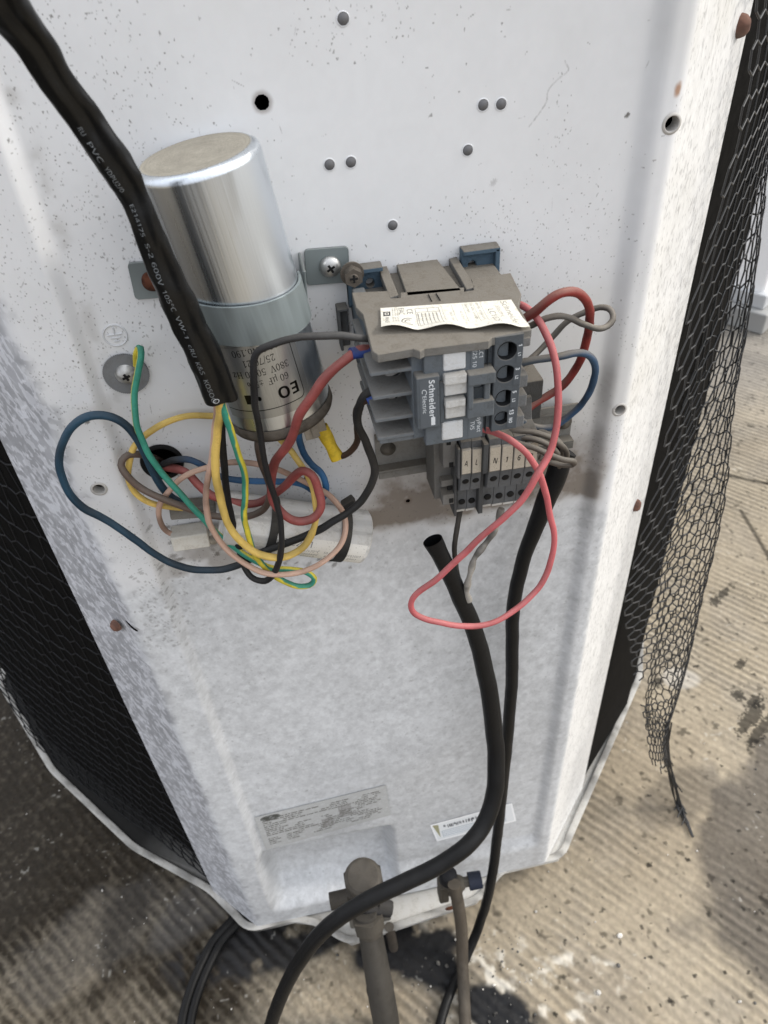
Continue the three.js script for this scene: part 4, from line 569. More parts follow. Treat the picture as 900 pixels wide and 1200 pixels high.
{
  const c = thing('terminal_block', 'row of dusty grey rail terminals with cream letter tags below the contactor', 'terminal block', V3(0.105, 0.612, 0.008));
  const P = (parent, name, g, col, o = {}) => part(parent, name, paint(g, col, { dust: 0.8, grime: 0.35, scale: 160, ...o }), M.paintV);
  const GREY = [0.115, 0.12, 0.125];
  const tagTex = (t) => std({ roughness: 0.85, map: canvasTex(96, 180, (g, W, H) => { g.fillStyle = '#b3aa9a'; g.fillRect(0, 0, W, H); const r = rng(t.charCodeAt(0)); for (let n = 0; n < 260; n++) { g.fillStyle = `rgba(${r() < 0.5 ? '84,74,60' : '226,220,208'},${r() * 0.35})`; g.fillRect(r() * W, r() * H, 1 + r() * 6, 1 + r() * 6); } g.fillStyle = '#2a2724'; g.font = 'bold 58px sans-serif'; g.save(); g.translate(W / 2, H * 0.56); g.rotate(0.25); g.fillText(t, -20, 20); g.restore(); }) });
  const unitT = (pxL, pxR, pyTop, text, z0 = 0) => { // one terminal: stepped body, tag on its crest, two wire openings
    const zc = 0.046 + z0, xl = at(pxL, pyTop, zc).x, xr = at(pxR, pyTop, zc).x - 0.0002, yt = at(pxL, pyTop, zc).y, yb = at((pxL + pxR) / 2, pyTop + 28, zc).y, w = xr - xl;
    const yl = yb - 0.0128, ye = yb - 0.0355;
    const sh = new THREE.Shape([[0.009, yt + 0.02], [0.03, yt + 0.018], [0.033, yt + 0.006], [zc - 0.002, yt + 0.004], [zc - 0.002, yb + 0.0005], [zc - 0.001, yb - 0.0003], [zc - 0.003, yl], [0.0352, yl - 0.0045], [0.0345, ye + 0.003], [0.031, ye], [0.009, ye + 0.004]].map(([z, y]) => new THREE.Vector2(-z, y)));
    const g = new THREE.ExtrudeGeometry(sh, { depth: w - 0.0006, bevelEnabled: true, bevelSize: 0.00025, bevelThickness: 0.0003, bevelSegments: 1 }).rotateY(Math.PI / 2).translate(xl + 0.0003, 0, 0);
    const t = P(c, 'terminal', g, GREY);
    const xc = (xl + xr) / 2, r = Math.min(0.0021, w * 0.34), ring = (y, z) => merge([lathe([[0, 0.00002], [r, 0.00002]], V3(xc, y, z), V3(0, 0, 1), 18)]);
    P(t, 'wire_opening', merge([lathe([[0, 0.0003], [r, 0.0003], [r, -0.0005]], V3(xc, yb - 0.0058, zc - 0.0018), V3(0, -0.18, 1), 18)]), [0.008, 0.008, 0.008], { dust: 0 });
    P(t, 'wire_opening', merge([lathe([[0, 0.0003], [r, 0.0003], [r, -0.0005]], V3(xc, yl - 0.0135, 0.0354), V3(0, -0.02, 1), 18)]), [0.008, 0.008, 0.008], { dust: 0 });
    P(t, 'foot_strip', box(xl + 0.0002, xr - 0.0002, ye - 0.0008, ye + 0.0014, 0.02, 0.0325, 0.0003), [0.60, 0.59, 0.56], { dust: 0.2 });
    const tz = zc - 0.0019; P(t, 'tag', box(xl + 0.0002, xr - 0.0002, yb + 0.0004, yt, tz - 0.003, tz + 0.0016, 0.0005), [0.50, 0.47, 0.42], { dust: 0.5 });
    if (text) plate(t, 'tag_letter', [V3(xl + 0.0005, yt - 0.0004, tz + 0.0018), V3(xr - 0.0005, yt - 0.0004, tz + 0.0018), V3(xr - 0.0005, yb + 0.0008, tz + 0.0018), V3(xl + 0.0005, yb + 0.0008, tz + 0.0018)], tagTex(text), 1, 1);
  };
  const tabs = [[541, 553.5, 528.5, 'A', -0.002], [553.5, 566, 527, 'L', -0.002], [574, 588.5, 525, 'N', 0], [588.5, 603, 523.5, '1', 0], [603, 617.5, 521.5, '6', 0], [617.5, 632, 519.5, '8', 0]];
  for (const t of tabs) unitT(...t);
  const wall = (px, pyt, w, zc, up = 0.012) => { const p = at(px, pyt, zc), e = at(px, pyt + 72, 0.036); return merge([box(p.x, p.x + w, e.y, p.y + up, 0.009, zc - 0.006, 0.0005), box(p.x, p.x + w, p.y - 0.018, p.y + 0.002, zc - 0.008, zc + 0.0005, 0.0005)]); };
  P(c, 'divider', wall(566.5, 524, 0.0028, 0.046), [0.075, 0.078, 0.08]);
  P(c, 'divider', wall(536, 530, 0.0016, 0.044), [0.09, 0.092, 0.095]);
  // end bracket with square sockets
  { const a = at(513, 519, 0.040), b = at(536, 519, 0.040), e = at(520, 592, 0.036), sx = (a.x + b.x) / 2;
    P(c, 'end_bracket', merge([box(a.x, b.x, e.y, a.y + 0.004, 0.009, 0.030, 0.0008), box(a.x + 0.003, b.x, a.y - 0.0185, a.y + 0.001, 0.028, 0.039, 0.0006), box(a.x + 0.003, b.x, e.y + 0.001, e.y + 0.0085, 0.028, 0.0375, 0.0006), box(a.x + 0.003, b.x, e.y + 0.0125, e.y + 0.017, 0.028, 0.035, 0.0006)]), [0.16, 0.155, 0.145], { dust: 0.7 });
    for (const [px, py, z] of [[526, 519, 0.0394], [529, 545, 0.0394], [527, 572, 0.0354], [529, 587, 0.0379]]) { const p = at(px, py, z); P(c, 'socket', box(p.x - 0.0012, p.x + 0.0012, p.y - 0.0016, p.y + 0.0016, z - 0.002, z, 0.0002), [0.012, 0.012, 0.012], { dust: 0 }); } }
  // upper dark halves that disappear under the contactor
  P(c, 'upper_terminal', merge([box(at(541, 520, 0.03).x, at(566, 520, 0.03).x, 0.665, 0.69, 0.009, 0.028, 0.0008), box(at(575, 515, 0.03).x, at(633, 512, 0.03).x, 0.665, 0.69, 0.009, 0.028, 0.0008)]), [0.07, 0.07, 0.068], { dust: 0.9 });
}

// ---------------------------------------------------------------- small white capacitor, tags and earth screw
{
  const a = at(262, 607, 0.0205), b = at(427, 629, 0.0205), ax = b.clone().sub(a), L = ax.length(), r = 0.0162; ax.normalize();
  const c = thing('small_capacitor', 'small white plastic cylinder lying under the tangled wires, strapped with two black ties', 'capacitor', a.clone().lerp(b, 0.5));
  const body = part(c, 'body', paint(lathe([[0, 0], [r - 0.001, 0], [r, 0.001], [r, L - 0.0012], [r - 0.0015, L], [r - 0.002, L - 0.0002], [r - 0.0035, L - 0.0006], [0, L - 0.0006]], a, ax, 44), [0.76, 0.745, 0.71], { grime: 0.38, scale: 210, dust: 0.06 }), M.paintV);
  const upv = V3(0, 0, 1).cross(ax).normalize(), ptc = (t, an, rr) => a.clone().addScaledVector(ax, t).addScaledVector(upv, Math.cos(an) * rr).add(V3(0, 0, Math.sin(an) * rr));
  for (const [px, hw] of [[313, 0.0024], [395, 0.0031]]) { const t = clamp((px - 262) / (427 - 262)) * L; part(c, 'tie', paint(lathe([[r + 0.0002, t - hw], [r + 0.0010, t - hw], [r + 0.0010, t + hw], [r + 0.0002, t + hw], [r + 0.0002, t - hw]], a, ax, 44), [0.02, 0.02, 0.02], { dust: 0.3, grime: 0.2, scale: 250 }), M.paintV); }
  const e = ptc(clamp((393 - 262) / 165) * L, 0.0, r + 0.0035); part(c, 'tie_buckle', paint(box(-0.003, 0.005, -0.002, 0.0025, -0.003, 0.003, 0.0008).rotateZ(0.5).translate(e.x + 0.001, e.y, e.z - 0.004), [0.02, 0.02, 0.02], { dust: 0.35 }), M.paintV);
  // faint print
  const mat = std({ roughness: 0.7, map: canvasTex(620, 240, (g, W, H) => { g.fillStyle = '#d6d3cb'; g.fillRect(0, 0, W, H); const rr = rng(3); for (let n = 0; n < 700; n++) { g.fillStyle = `rgba(${rr() < 0.4 ? '90,84,76' : '225,223,217'},${rr() * 0.4})`; g.fillRect(rr() * W, rr() * H, 1 + rr() * 7, 1 + rr() * 5); } g.fillStyle = 'rgba(90,90,92,.75)'; g.font = '78px sans-serif'; g.fillText('72231', 30, 80, 260); g.fillStyle = 'rgba(70,70,72,.8)'; g.font = '34px monospace'; g.fillText('-25/+70°C  50/60 Hz  0102007', 150, 128, 450); g.fillText('10000AFC  400V  03 2007', 150, 172, 430); g.fillText('EN 60252  25/70/21', 120, 216, 430); }) });
  const pos = [], uv = [], idx = [], nu = 16, nv = 14, t0 = L * 0.36, t1 = L * 0.97;
  for (let j = 0; j <= nv; j++) for (let i = 0; i <= nu; i++) { const p = ptc(mix(t0, t1, i / nu), mix(2.35, 1.2, j / nv), r + 0.00012); pos.push(p.x, p.y, p.z); uv.push(i / nu, j / nv); }
  for (let j = 0; j < nv; j++) for (let i = 0; i < nu; i++) { const q = j * (nu + 1) + i; idx.push(q, q + 1, q + nu + 1, q + 1, q + nu + 2, q + nu + 1); }
  const g = new THREE.BufferGeometry(); g.setAttribute('position', new THREE.Float32BufferAttribute(pos, 3)); g.setAttribute('uv', new THREE.Float32BufferAttribute(uv, 2)); g.setIndex(idx); g.computeVertexNormals(); mat.side = THREE.DoubleSide;
  part(c, 'print', g, mat);
}
{
  const p = at(224, 630, 0.008), c = thing('wire_connector', 'cream plastic wire connector block below the big panel hole', 'connector', p.clone());
  const q = (g) => g.rotateZ(-0.03).translate(p.x, p.y, 0);
  part(c, 'body', paint(q(box(-0.0112, 0.0105, -0.0058, 0.0055, 0.0008, 0.0125, 0.001)), [0.70, 0.67, 0.60], { dust: 0.2, grime: 0.3, scale: 250 }), M.paintV);
  part(c, 'screw', paint(q(lathe([[0, 0.0026], [0.002, 0.0024], [0.0032, 0.0012], [0.0034, -0.002]], V3(0.0128, -0.002, 0.010), V3(0.1, 0, 1), 18)), [0.34, 0.30, 0.24], { grime: 0.5, scale: 300 }), M.paintV);
  part(c, 'sleeve', paint(q(box(0.0100, 0.0200, -0.0035, 0.0035, 0.003, 0.010, 0.001)), [0.45, 0.43, 0.38], { dust: 0.4 }), M.paintV);
  const p2 = at(224, 594, 0.004); single('wire_connector', paint(box(-0.012, 0.014, -0.0045, 0.0045, 0, 0.009, 0.001).rotateZ(-0.12).translate(p2.x, p2.y, 0.0008), [0.20, 0.19, 0.17], { dust: 0.5, grime: 0.4, scale: 200 }), M.paintV, 'small grey connector half hidden behind the brown wire', 'connector');
}
{
  const p = at(148, 437, 0.0), c = thing('earth_screw', 'crosshead earthing screw with a big grey serrated washer', 'screw', p.clone());
  const sh = new THREE.Shape(); for (let i = 0; i <= 144; i++) { const a = i / 144 * Math.PI * 2, r = 0.0112 + (i % 2 ? 0.00022 : -0.0001); i ? sh.lineTo(Math.cos(a) * r, Math.sin(a) * r) : sh.moveTo(r, 0); }
  part(c, 'washer', paint(new THREE.ExtrudeGeometry(sh, { depth: 0.0009, bevelEnabled: false }).translate(p.x, p.y, 0.0006), [0.17, 0.175, 0.18], { grime: 0.35, scale: 300 }), M.paintV);
  part(c, 'head', paint(lathe([[0, 0.0036], [0.002, 0.0034], [0.004, 0.0024], [0.0052, 0.0006], [0.0056, 0]], V3(p.x, p.y, 0.0014), V3(0, 0, 1), 28), [0.55, 0.55, 0.54], { grime: 0.55, scale: 500 }), M.zinc);
  part(c, 'recess', merge([box(-0.0021, 0.0021, -0.0007, 0.0007, 0, 0.0006), box(-0.0007, 0.0007, -0.0021, 0.0021, 0, 0.00062)]).rotateZ(0.35).translate(p.x + 0.0003, p.y, 0.0045), M.dark);
}

// ---------------------------------------------------------------- wires
const WG = (r) => (list) => list.map(([x, y, z]) => atG(x, y, z, r));
const W = (list) => list.map(([x, y, z]) => at(x, y, z));
function wire(name, label, list, rad, col, o = {}) {
  const k = o.slim ?? 0.78, base = typeof rad === 'function' ? rad : () => [rad, rad], ph = label.length, r = (t) => { const [a, c] = base(t), e = k * (1 + 0.05 * Math.sin(t * 61 + ph) * Math.sin(t * 23)); return [a * e, c * e]; };
  return single(name, paint(sweep(Array.isArray(list[0]) ? W(list) : list, r, { seg: 12, kink: 0.0016 }), col, { dust: 0.2, grime: 0.5, scale: 60, ...o }), o.mat || M.wireV, label, o.cat || 'wire', o.group);
}
const RED = [0.29, 0.062, 0.057], YEL = [0.66, 0.46, 0.12], GRN = [0.035, 0.24, 0.17], PINK = [0.47, 0.31, 0.24], BRN = [0.11, 0.075, 0.06], BLK = [0.022, 0.022, 0.024], GRY = [0.10, 0.10, 0.10], BLU = [0.03, 0.13, 0.30], DBL = [0.035, 0.065, 0.095];
wire('red_wire', 'thick red wire from the contactor down into a loop and back to the panel hole', [[436, 410, 0.060], [420, 411, 0.062], [404, 421, 0.064], [380, 442, 0.064], [355, 482, 0.062], [335, 524, 0.055], [320, 546, 0.048], [317, 565, 0.046], [321, 586, 0.046], [334, 603, 0.048], [350, 610, 0.049], [366, 607, 0.049], [375, 595, 0.048], [372, 573, 0.045], [364, 556, 0.043], [355, 552, 0.040], [345, 559, 0.036], [334, 570, 0.034], [318, 582, 0.031], [299, 590, 0.027], [274, 589, 0.024], [248, 581, 0.022], [230, 567, 0.018], [217, 554, 0.014], [202, 549, 0.004], [191, 547, -0.014]], 0.0027, RED, { slim: 0.86, dust: 0.35, dustCol: [0.33, 0.17, 0.15] });
{ const s = at(436, 410, 0.060), e = at(411, 414.5, 0.063); single('crimp_sleeve', paint(sweep([s, s.clone().lerp(e, 0.5), e], () => [0.0027, 0.0027], { seg: 14 }), [0.02, 0.05, 0.22], { dust: 0.2 }), M.wireV, 'blue crimp sleeve where the thick red wire enters the contactor', 'sleeve'); }
{ const s = at(440, 465, 0.062), e = at(430, 469, 0.062); single('crimp_sleeve', paint(sweep([s, e], () => [0.0025, 0.0025], { seg: 14 }), [0.02, 0.07, 0.32], { dust: 0.15 }), M.wireV, 'blue crimp sleeve where the brown wire enters the contactor', 'sleeve'); }
wire('black_wire', 'black wire arching across the capacitor label and looping back into the printed sleeve', [[440, 397, 0.060], [425, 396, 0.063], [396, 394, 0.066], [350, 396, 0.068], [318, 404, 0.068], [304, 411, 0.067], [298, 422, 0.066], [297, 440, 0.065], [299, 470, 0.062], [303, 500, 0.058], [309, 535, 0.056], [319, 570, 0.056], [327, 600, 0.056], [330, 625, 0.055], [328, 653, 0.052], [321, 671, 0.048], [309, 681, 0.044], [296, 677, 0.040], [286, 662, 0.036], [279, 640, 0.034], [272, 612, 0.034], [267, 580, 0.036], [263, 550, 0.040], [260, 520, 0.046], [259, 490, 0.052], [254, 462, 0.0585]], (t) => { const r = mix(0.00205, 0.0024, sst(0.4, 0.6, t)); return [r, r]; }, BLK, { tint: (x, b) => { const k = sst(-0.02, 0.045, x); return [mix(0.012, 0.055, k), mix(0.012, 0.055, k), mix(0.014, 0.056, k)]; }, dust: 0.10 });
wire('yellow_wire', 'yellow wire hanging from the sleeve in a big loop that passes behind the capacitor', [[256, 462, 0.0595], [257, 480, 0.057], [255, 510, 0.054], [254, 545, 0.052], [257, 580, 0.050], [267, 612, 0.050], [284, 637, 0.050], [305, 650, 0.050], [330, 653, 0.050], [352, 644, 0.050], [366, 626, 0.049], [371, 603, 0.046], [366, 572, 0.040], [352, 545, 0.032], [335, 522, 0.024], [318, 507, 0.010], [300, 495, 0.0032], [275, 487, 0.0032], [248, 487, 0.004], [219, 488, 0.006], [190, 497, 0.009], [172, 508, 0.011], [158, 523, 0.012], [151, 542, 0.012], [151, 562, 0.012], [159, 578, 0.012], [174, 589, 0.012], [195, 594, 0.011], [216, 596, 0.011]], (t) => { const r = t < 0.42 ? 0.0027 : 0.0023; return [r, r]; }, YEL, { slim: 0.76, dust: 0.18, dustCol: [0.45, 0.35, 0.15], grime: 0.4 });
{
  const g = sweep(W([[160, 428, 0.006], [159, 414, 0.009], [163, 408, 0.012], [165, 418, 0.0145], [162, 438, 0.016], [159, 463, 0.017], [160, 485, 0.019], [162, 503, 0.021], [167, 518, 0.022], [174, 533, 0.023], [188, 551, 0.024], [206, 573, 0.026], [226, 596, 0.029], [246, 616, 0.031], [263, 631, 0.033], [286, 649, 0.036], [308, 662, 0.039], [324, 667, 0.041], [340, 668, 0.042], [358, 671, 0.042], [368, 678, 0.042], [364, 685, 0.042], [349, 687, 0.042], [332, 681, 0.043], [315, 668, 0.044], [299, 649, 0.046], [291, 627, 0.047], [286, 603, 0.048], [288, 578, 0.049], [286, 553, 0.051], [279, 531, 0.053], [270, 505, 0.056], [262, 482, 0.058], [258, 462, 0.0585]]), () => [0.0017, 0.0017], { seg: 16, kink: 0.0016 });
  const L = g.userData.length, st = (u, v) => { const q = (v + u * 3.2 + 0.05 * Math.sin(u * 90) + 0.74) % 1; return q < 0.33; }; st.colour = [0.62, 0.52, 0.05];
  single('earth_wire', paint(g, GRN, { stripe: st, dust: 0.12, grime: 0.22, scale: 200, dustCol: [0.2, 0.3, 0.2] }), M.wireV, 'green and yellow striped earth wire from the sleeve to the earthing screw', 'wire');
}
wire('pink_wire', 'dusty pink wire looping from the sleeve round the tangle to the cream connector', [[253, 462, 0.0575], [253, 482, 0.055], [252, 507, 0.053], [250, 536, 0.051], [245, 560, 0.049], [241, 580, 0.048], [243, 602, 0.047], [250, 622, 0.046], [263, 642, 0.046], [284, 659, 0.047], [308, 670, 0.049], [326, 673, 0.050], [346, 672, 0.050], [366, 666, 0.049], [385, 654, 0.047], [400, 636, 0.044], [405, 616, 0.040], [400, 598, 0.035], [388, 583, 0.030], [372, 572, 0.026], [350, 560, 0.024], [328, 551, 0.022], [303, 544, 0.020], [280, 542, 0.019], [262, 543, 0.019], [243, 547, 0.019], [223, 554, 0.019], [204, 568, 0.018], [190, 586, 0.016], [186, 600, 0.013], [188, 613, 0.010], [195, 623, 0.0075], [206, 628, 0.0065]], 0.0022, PINK, { slim: 0.74, dust: 0.25, dustCol: [0.36, 0.27, 0.20], tint: (x, b) => b });
wire('brown_wire', 'brown wire from the panel hole sagging left then under the capacitor terminal', [[190, 541, -0.012], [176, 535, 0.002], [162, 532, 0.010], [148, 534, 0.014], [142, 543, 0.016], [147, 554, 0.018], [163, 569, 0.019], [190, 584, 0.021], [219, 595, 0.022], [241, 602, 0.024], [263, 606, 0.026], [286, 606, 0.030], [304, 600, 0.034], [314, 590, 0.037], [318, 575, 0.040], [313, 558, 0.042], [306, 542, 0.044], [302, 526, 0.045], [303, 512, 0.044]], 0.0025, BRN, { dust: 0.4 });
wire('dark_blue_wire', 'long dark blue wire ringing the left fold and rising behind the tangle to the contactor', [[214, 590, 0.014], [203, 585, 0.014], [189, 571, 0.015], [178, 553, 0.017], [169, 531, 0.018], [159, 512, 0.018], [145, 496, 0.018], [130, 488, 0.018], [112, 486, 0.018], [95, 491, 0.018], [80, 506, 0.018], [70, 530, 0.018], [72, 558, 0.018], [81, 578, 0.018], [96, 593, 0.018], [122, 608, 0.018], [157, 632, 0.019], [194, 657, 0.020], [232, 668, 0.022], [262, 667, 0.026], [290, 657, 0.032], [312, 645, 0.037], [340, 635, 0.040], [370, 623, 0.042], [396, 608, 0.044], [416, 594, 0.044], [430, 578, 0.044], [438, 558, 0.045], [436, 538, 0.047], [428, 516, 0.050], [420, 498, 0.053], [419, 484, 0.056], [424, 470, 0.060], [432, 460, 0.062], [444, 456, 0.060]], 0.0023, DBL, { tint: (x, b) => { const k = sst(-0.09, -0.03, x), q = sst(0.02, 0.05, x); return [mix(mix(0.016, 0.014, k), 0.04, q), mix(mix(0.05, 0.016, k), 0.038, q), mix(mix(0.085, 0.019, k), 0.037, q)]; }, dust: 0.10, slim: 0.93 });
wire('brown_lead', 'short brown lead from the yellow spade connector up to the contactor', [[395, 535, 0.030], [404, 533, 0.032], [412, 527, 0.034], [418, 517, 0.037], [419, 500, 0.044], [418, 485, 0.052], [423, 472, 0.059], [432, 468, 0.062]], 0.0022, [0.055, 0.028, 0.018], { dust: 0.3, dustCol: [0.14, 0.10, 0.07] });
{ const s = at(376, 500, 0.028), e = at(396, 538, 0.031), m = s.clone().lerp(e, 0.5); single('spade_connector', paint(sweep([s, m, m.clone().lerp(e, 0.6), e], (t) => [0.0038 - 0.0006 * sst(0.3, 0.6, t) + 0.0006 * sst(0.6, 0.9, t), 0.0032 - 0.0012 * sst(0.5, 1, t)], { seg: 14, step: 0.001 }), [0.66, 0.46, 0.03], { grime: 0.25, dust: 0.12, dustCol: [0.4, 0.3, 0.1], scale: 400 }), M.wireV, 'yellow insulated spade connector below the silver capacitor', 'connector'); }
wire('blue_lead', 'short bright blue lead hanging from the capacitor terminal', [[349, 488, 0.030], [350, 502, 0.028], [350, 514, 0.026], [356, 530, 0.024], [366, 545, 0.023], [377, 556, 0.023], [382, 567, 0.024], [381, 580, 0.023], [374, 586, 0.018]], 0.0024, BLU, { dust: 0.25 , dustCol: [0.12, 0.13, 0.14] });
wire('blue_wire', 'blue wire running sideways from the panel hole behind the tangle', [[190, 546, -0.012], [194, 543, 0.002], [206, 539, 0.009], [223, 539, 0.011], [239, 547, 0.012], [254, 556, 0.012], [274, 562, 0.012], [299, 564, 0.013], [320, 564, 0.014], [340, 565, 0.016], [356, 568, 0.018], [368, 576, 0.018]], 0.0024, BLU, { tint: (x) => { const k = sst(-0.065, -0.04, x); return [mix(0.02, 0.03, k), mix(0.022, 0.12, k), mix(0.026, 0.27, k)]; }, dust: 0.2, dustCol: [0.12, 0.13, 0.14] });
wire('grey_sleeve', 'short grey sleeve on the tangle beside the red loop', [[358, 556, 0.020], [366, 560, 0.022], [371, 570, 0.024], [372, 582, 0.022]], 0.0034, [0.12, 0.13, 0.13], { dust: 0.3, cat: 'sleeve' });
// wires on the right of the contactor
wire('dark_red_wire', 'thick dark red wire arching right of the contactor top and back under it', [[603, 383, 0.050], [616, 373, 0.052], [626, 366, 0.054], [640, 354, 0.056], [654, 345, 0.057], [667, 342, 0.056], [679, 344, 0.054], [687, 352, 0.051], [691, 364, 0.047], [691, 379, 0.043], [688, 397, 0.038], [682, 418, 0.034], [672, 436, 0.030], [658, 452, 0.028], [640, 464, 0.027], [624, 474, 0.027], [608, 486, 0.030], [597, 492, 0.034]], 0.0030, [0.20, 0.025, 0.022], { slim: 0.73, dust: 0.6, dustCol: [0.26, 0.15, 0.12] });
wire('grey_wire', 'grey wire bent back on itself in a hairpin right of the contactor', [[604, 388, 0.048], [620, 383, 0.050], [636, 375, 0.052], [654, 371, 0.052], [668, 373, 0.050], [684, 380, 0.048], [700, 384, 0.046], [712, 381, 0.044], [719, 373, 0.042], [716, 364, 0.038], [704, 361, 0.034], [684, 367, 0.030], [664, 378, 0.027], [646, 396, 0.026], [632, 411, 0.027], [620, 422, 0.030], [604, 432, 0.034]], 0.0022, [0.085, 0.082, 0.078], { slim: 0.70, dust: 0.6, dustCol: [0.25, 0.22, 0.18] });
wire('slate_blue_wire', 'slate blue wire in a wide D shaped loop right of the contactor', [[598, 428, 0.050], [612, 425, 0.052], [628, 422, 0.053], [656, 418, 0.054], [672, 414, 0.053], [685, 414, 0.051], [694, 420, 0.048], [698, 434, 0.044], [692, 457, 0.038], [680, 476, 0.034], [664, 490, 0.031], [650, 499, 0.030], [634, 501, 0.030], [618, 498, 0.032], [606, 490, 0.036]], 0.0026, [0.032, 0.06, 0.10], { slim: 0.72, dust: 0.75, tint: (x, b) => { const k = sst(0.12, 0.15, x); return [mix(0.05, 0.025, k), mix(0.07, 0.065, k), mix(0.095, 0.13, k)]; } });
wire('rose_red_wire', 'rose red wire in a long loop hanging in front of the terminal block', [[600, 357, 0.044], [608, 358, 0.046], [618, 363, 0.050], [630, 374, 0.054], [638, 388, 0.058], [646, 410, 0.063], [652, 438, 0.068], [654, 464, 0.071], [654, 490, 0.074], [650, 514, 0.077], [642, 536, 0.080], [630, 556, 0.083], [612, 586, 0.084], [594, 604, 0.083], [570, 623, 0.081], [541, 652, 0.078], [512, 678, 0.076], [490, 695, 0.074], [482, 708, 0.073], [486, 719, 0.073], [504, 727, 0.074], [532, 733, 0.076], [561, 733, 0.077], [584, 727, 0.076], [612, 708, 0.073], [634, 684, 0.070], [646, 658, 0.067], [649, 632, 0.065], [645, 603, 0.064], [639, 580, 0.064], [628, 547, 0.063], [614, 528, 0.062], [597, 514, 0.058], [581, 507, 0.052], [568, 504, 0.046]], 0.0026, [0.50, 0.115, 0.125], { slim: 0.68, dust: 0.35, dustCol: [0.42, 0.22, 0.20], grime: 0.22 });
const dustyB = [0.10, 0.085, 0.07];
[['a', 'topmost thin brown wire of the bundle beside the terminal block', [[588, 506, 0.036], [601, 505, 0.040], [623, 507, 0.043], [645, 513, 0.045], [659, 522, 0.045], [665, 532, 0.042], [662, 542, 0.036]]],
 ['b', 'middle thin brown wire folded back within the bundle beside the terminal block', [[594, 512, 0.038], [611, 512, 0.043], [634, 518, 0.047], [650, 527, 0.047], [654, 533, 0.045], [648, 536, 0.043], [636, 530, 0.040], [616, 520, 0.038], [598, 517, 0.036]]],
 ['c', 'lowest thin brown wire of the bundle, ending in a hairpin on the right', [[596, 513, 0.042], [606, 519, 0.046], [621, 524, 0.050], [641, 532, 0.053], [660, 538, 0.053], [673, 541, 0.052], [672, 545, 0.050], [660, 545, 0.049], [645, 541, 0.046], [632, 536, 0.044]]],
 ['d', 'thin brown wire at the back of the bundle, curling down into the black cable', [[592, 502, 0.028], [615, 502, 0.030], [640, 508, 0.032], [656, 518, 0.032], [660, 530, 0.030], [656, 545, 0.026], [652, 556, 0.023]]]].forEach(([, l, p]) => wire('thin_brown_wire', l, p, 0.0017, dustyB, { slim: 0.95, dust: 0.7, group: 'thin brown wires bundled beside the terminal block' }));
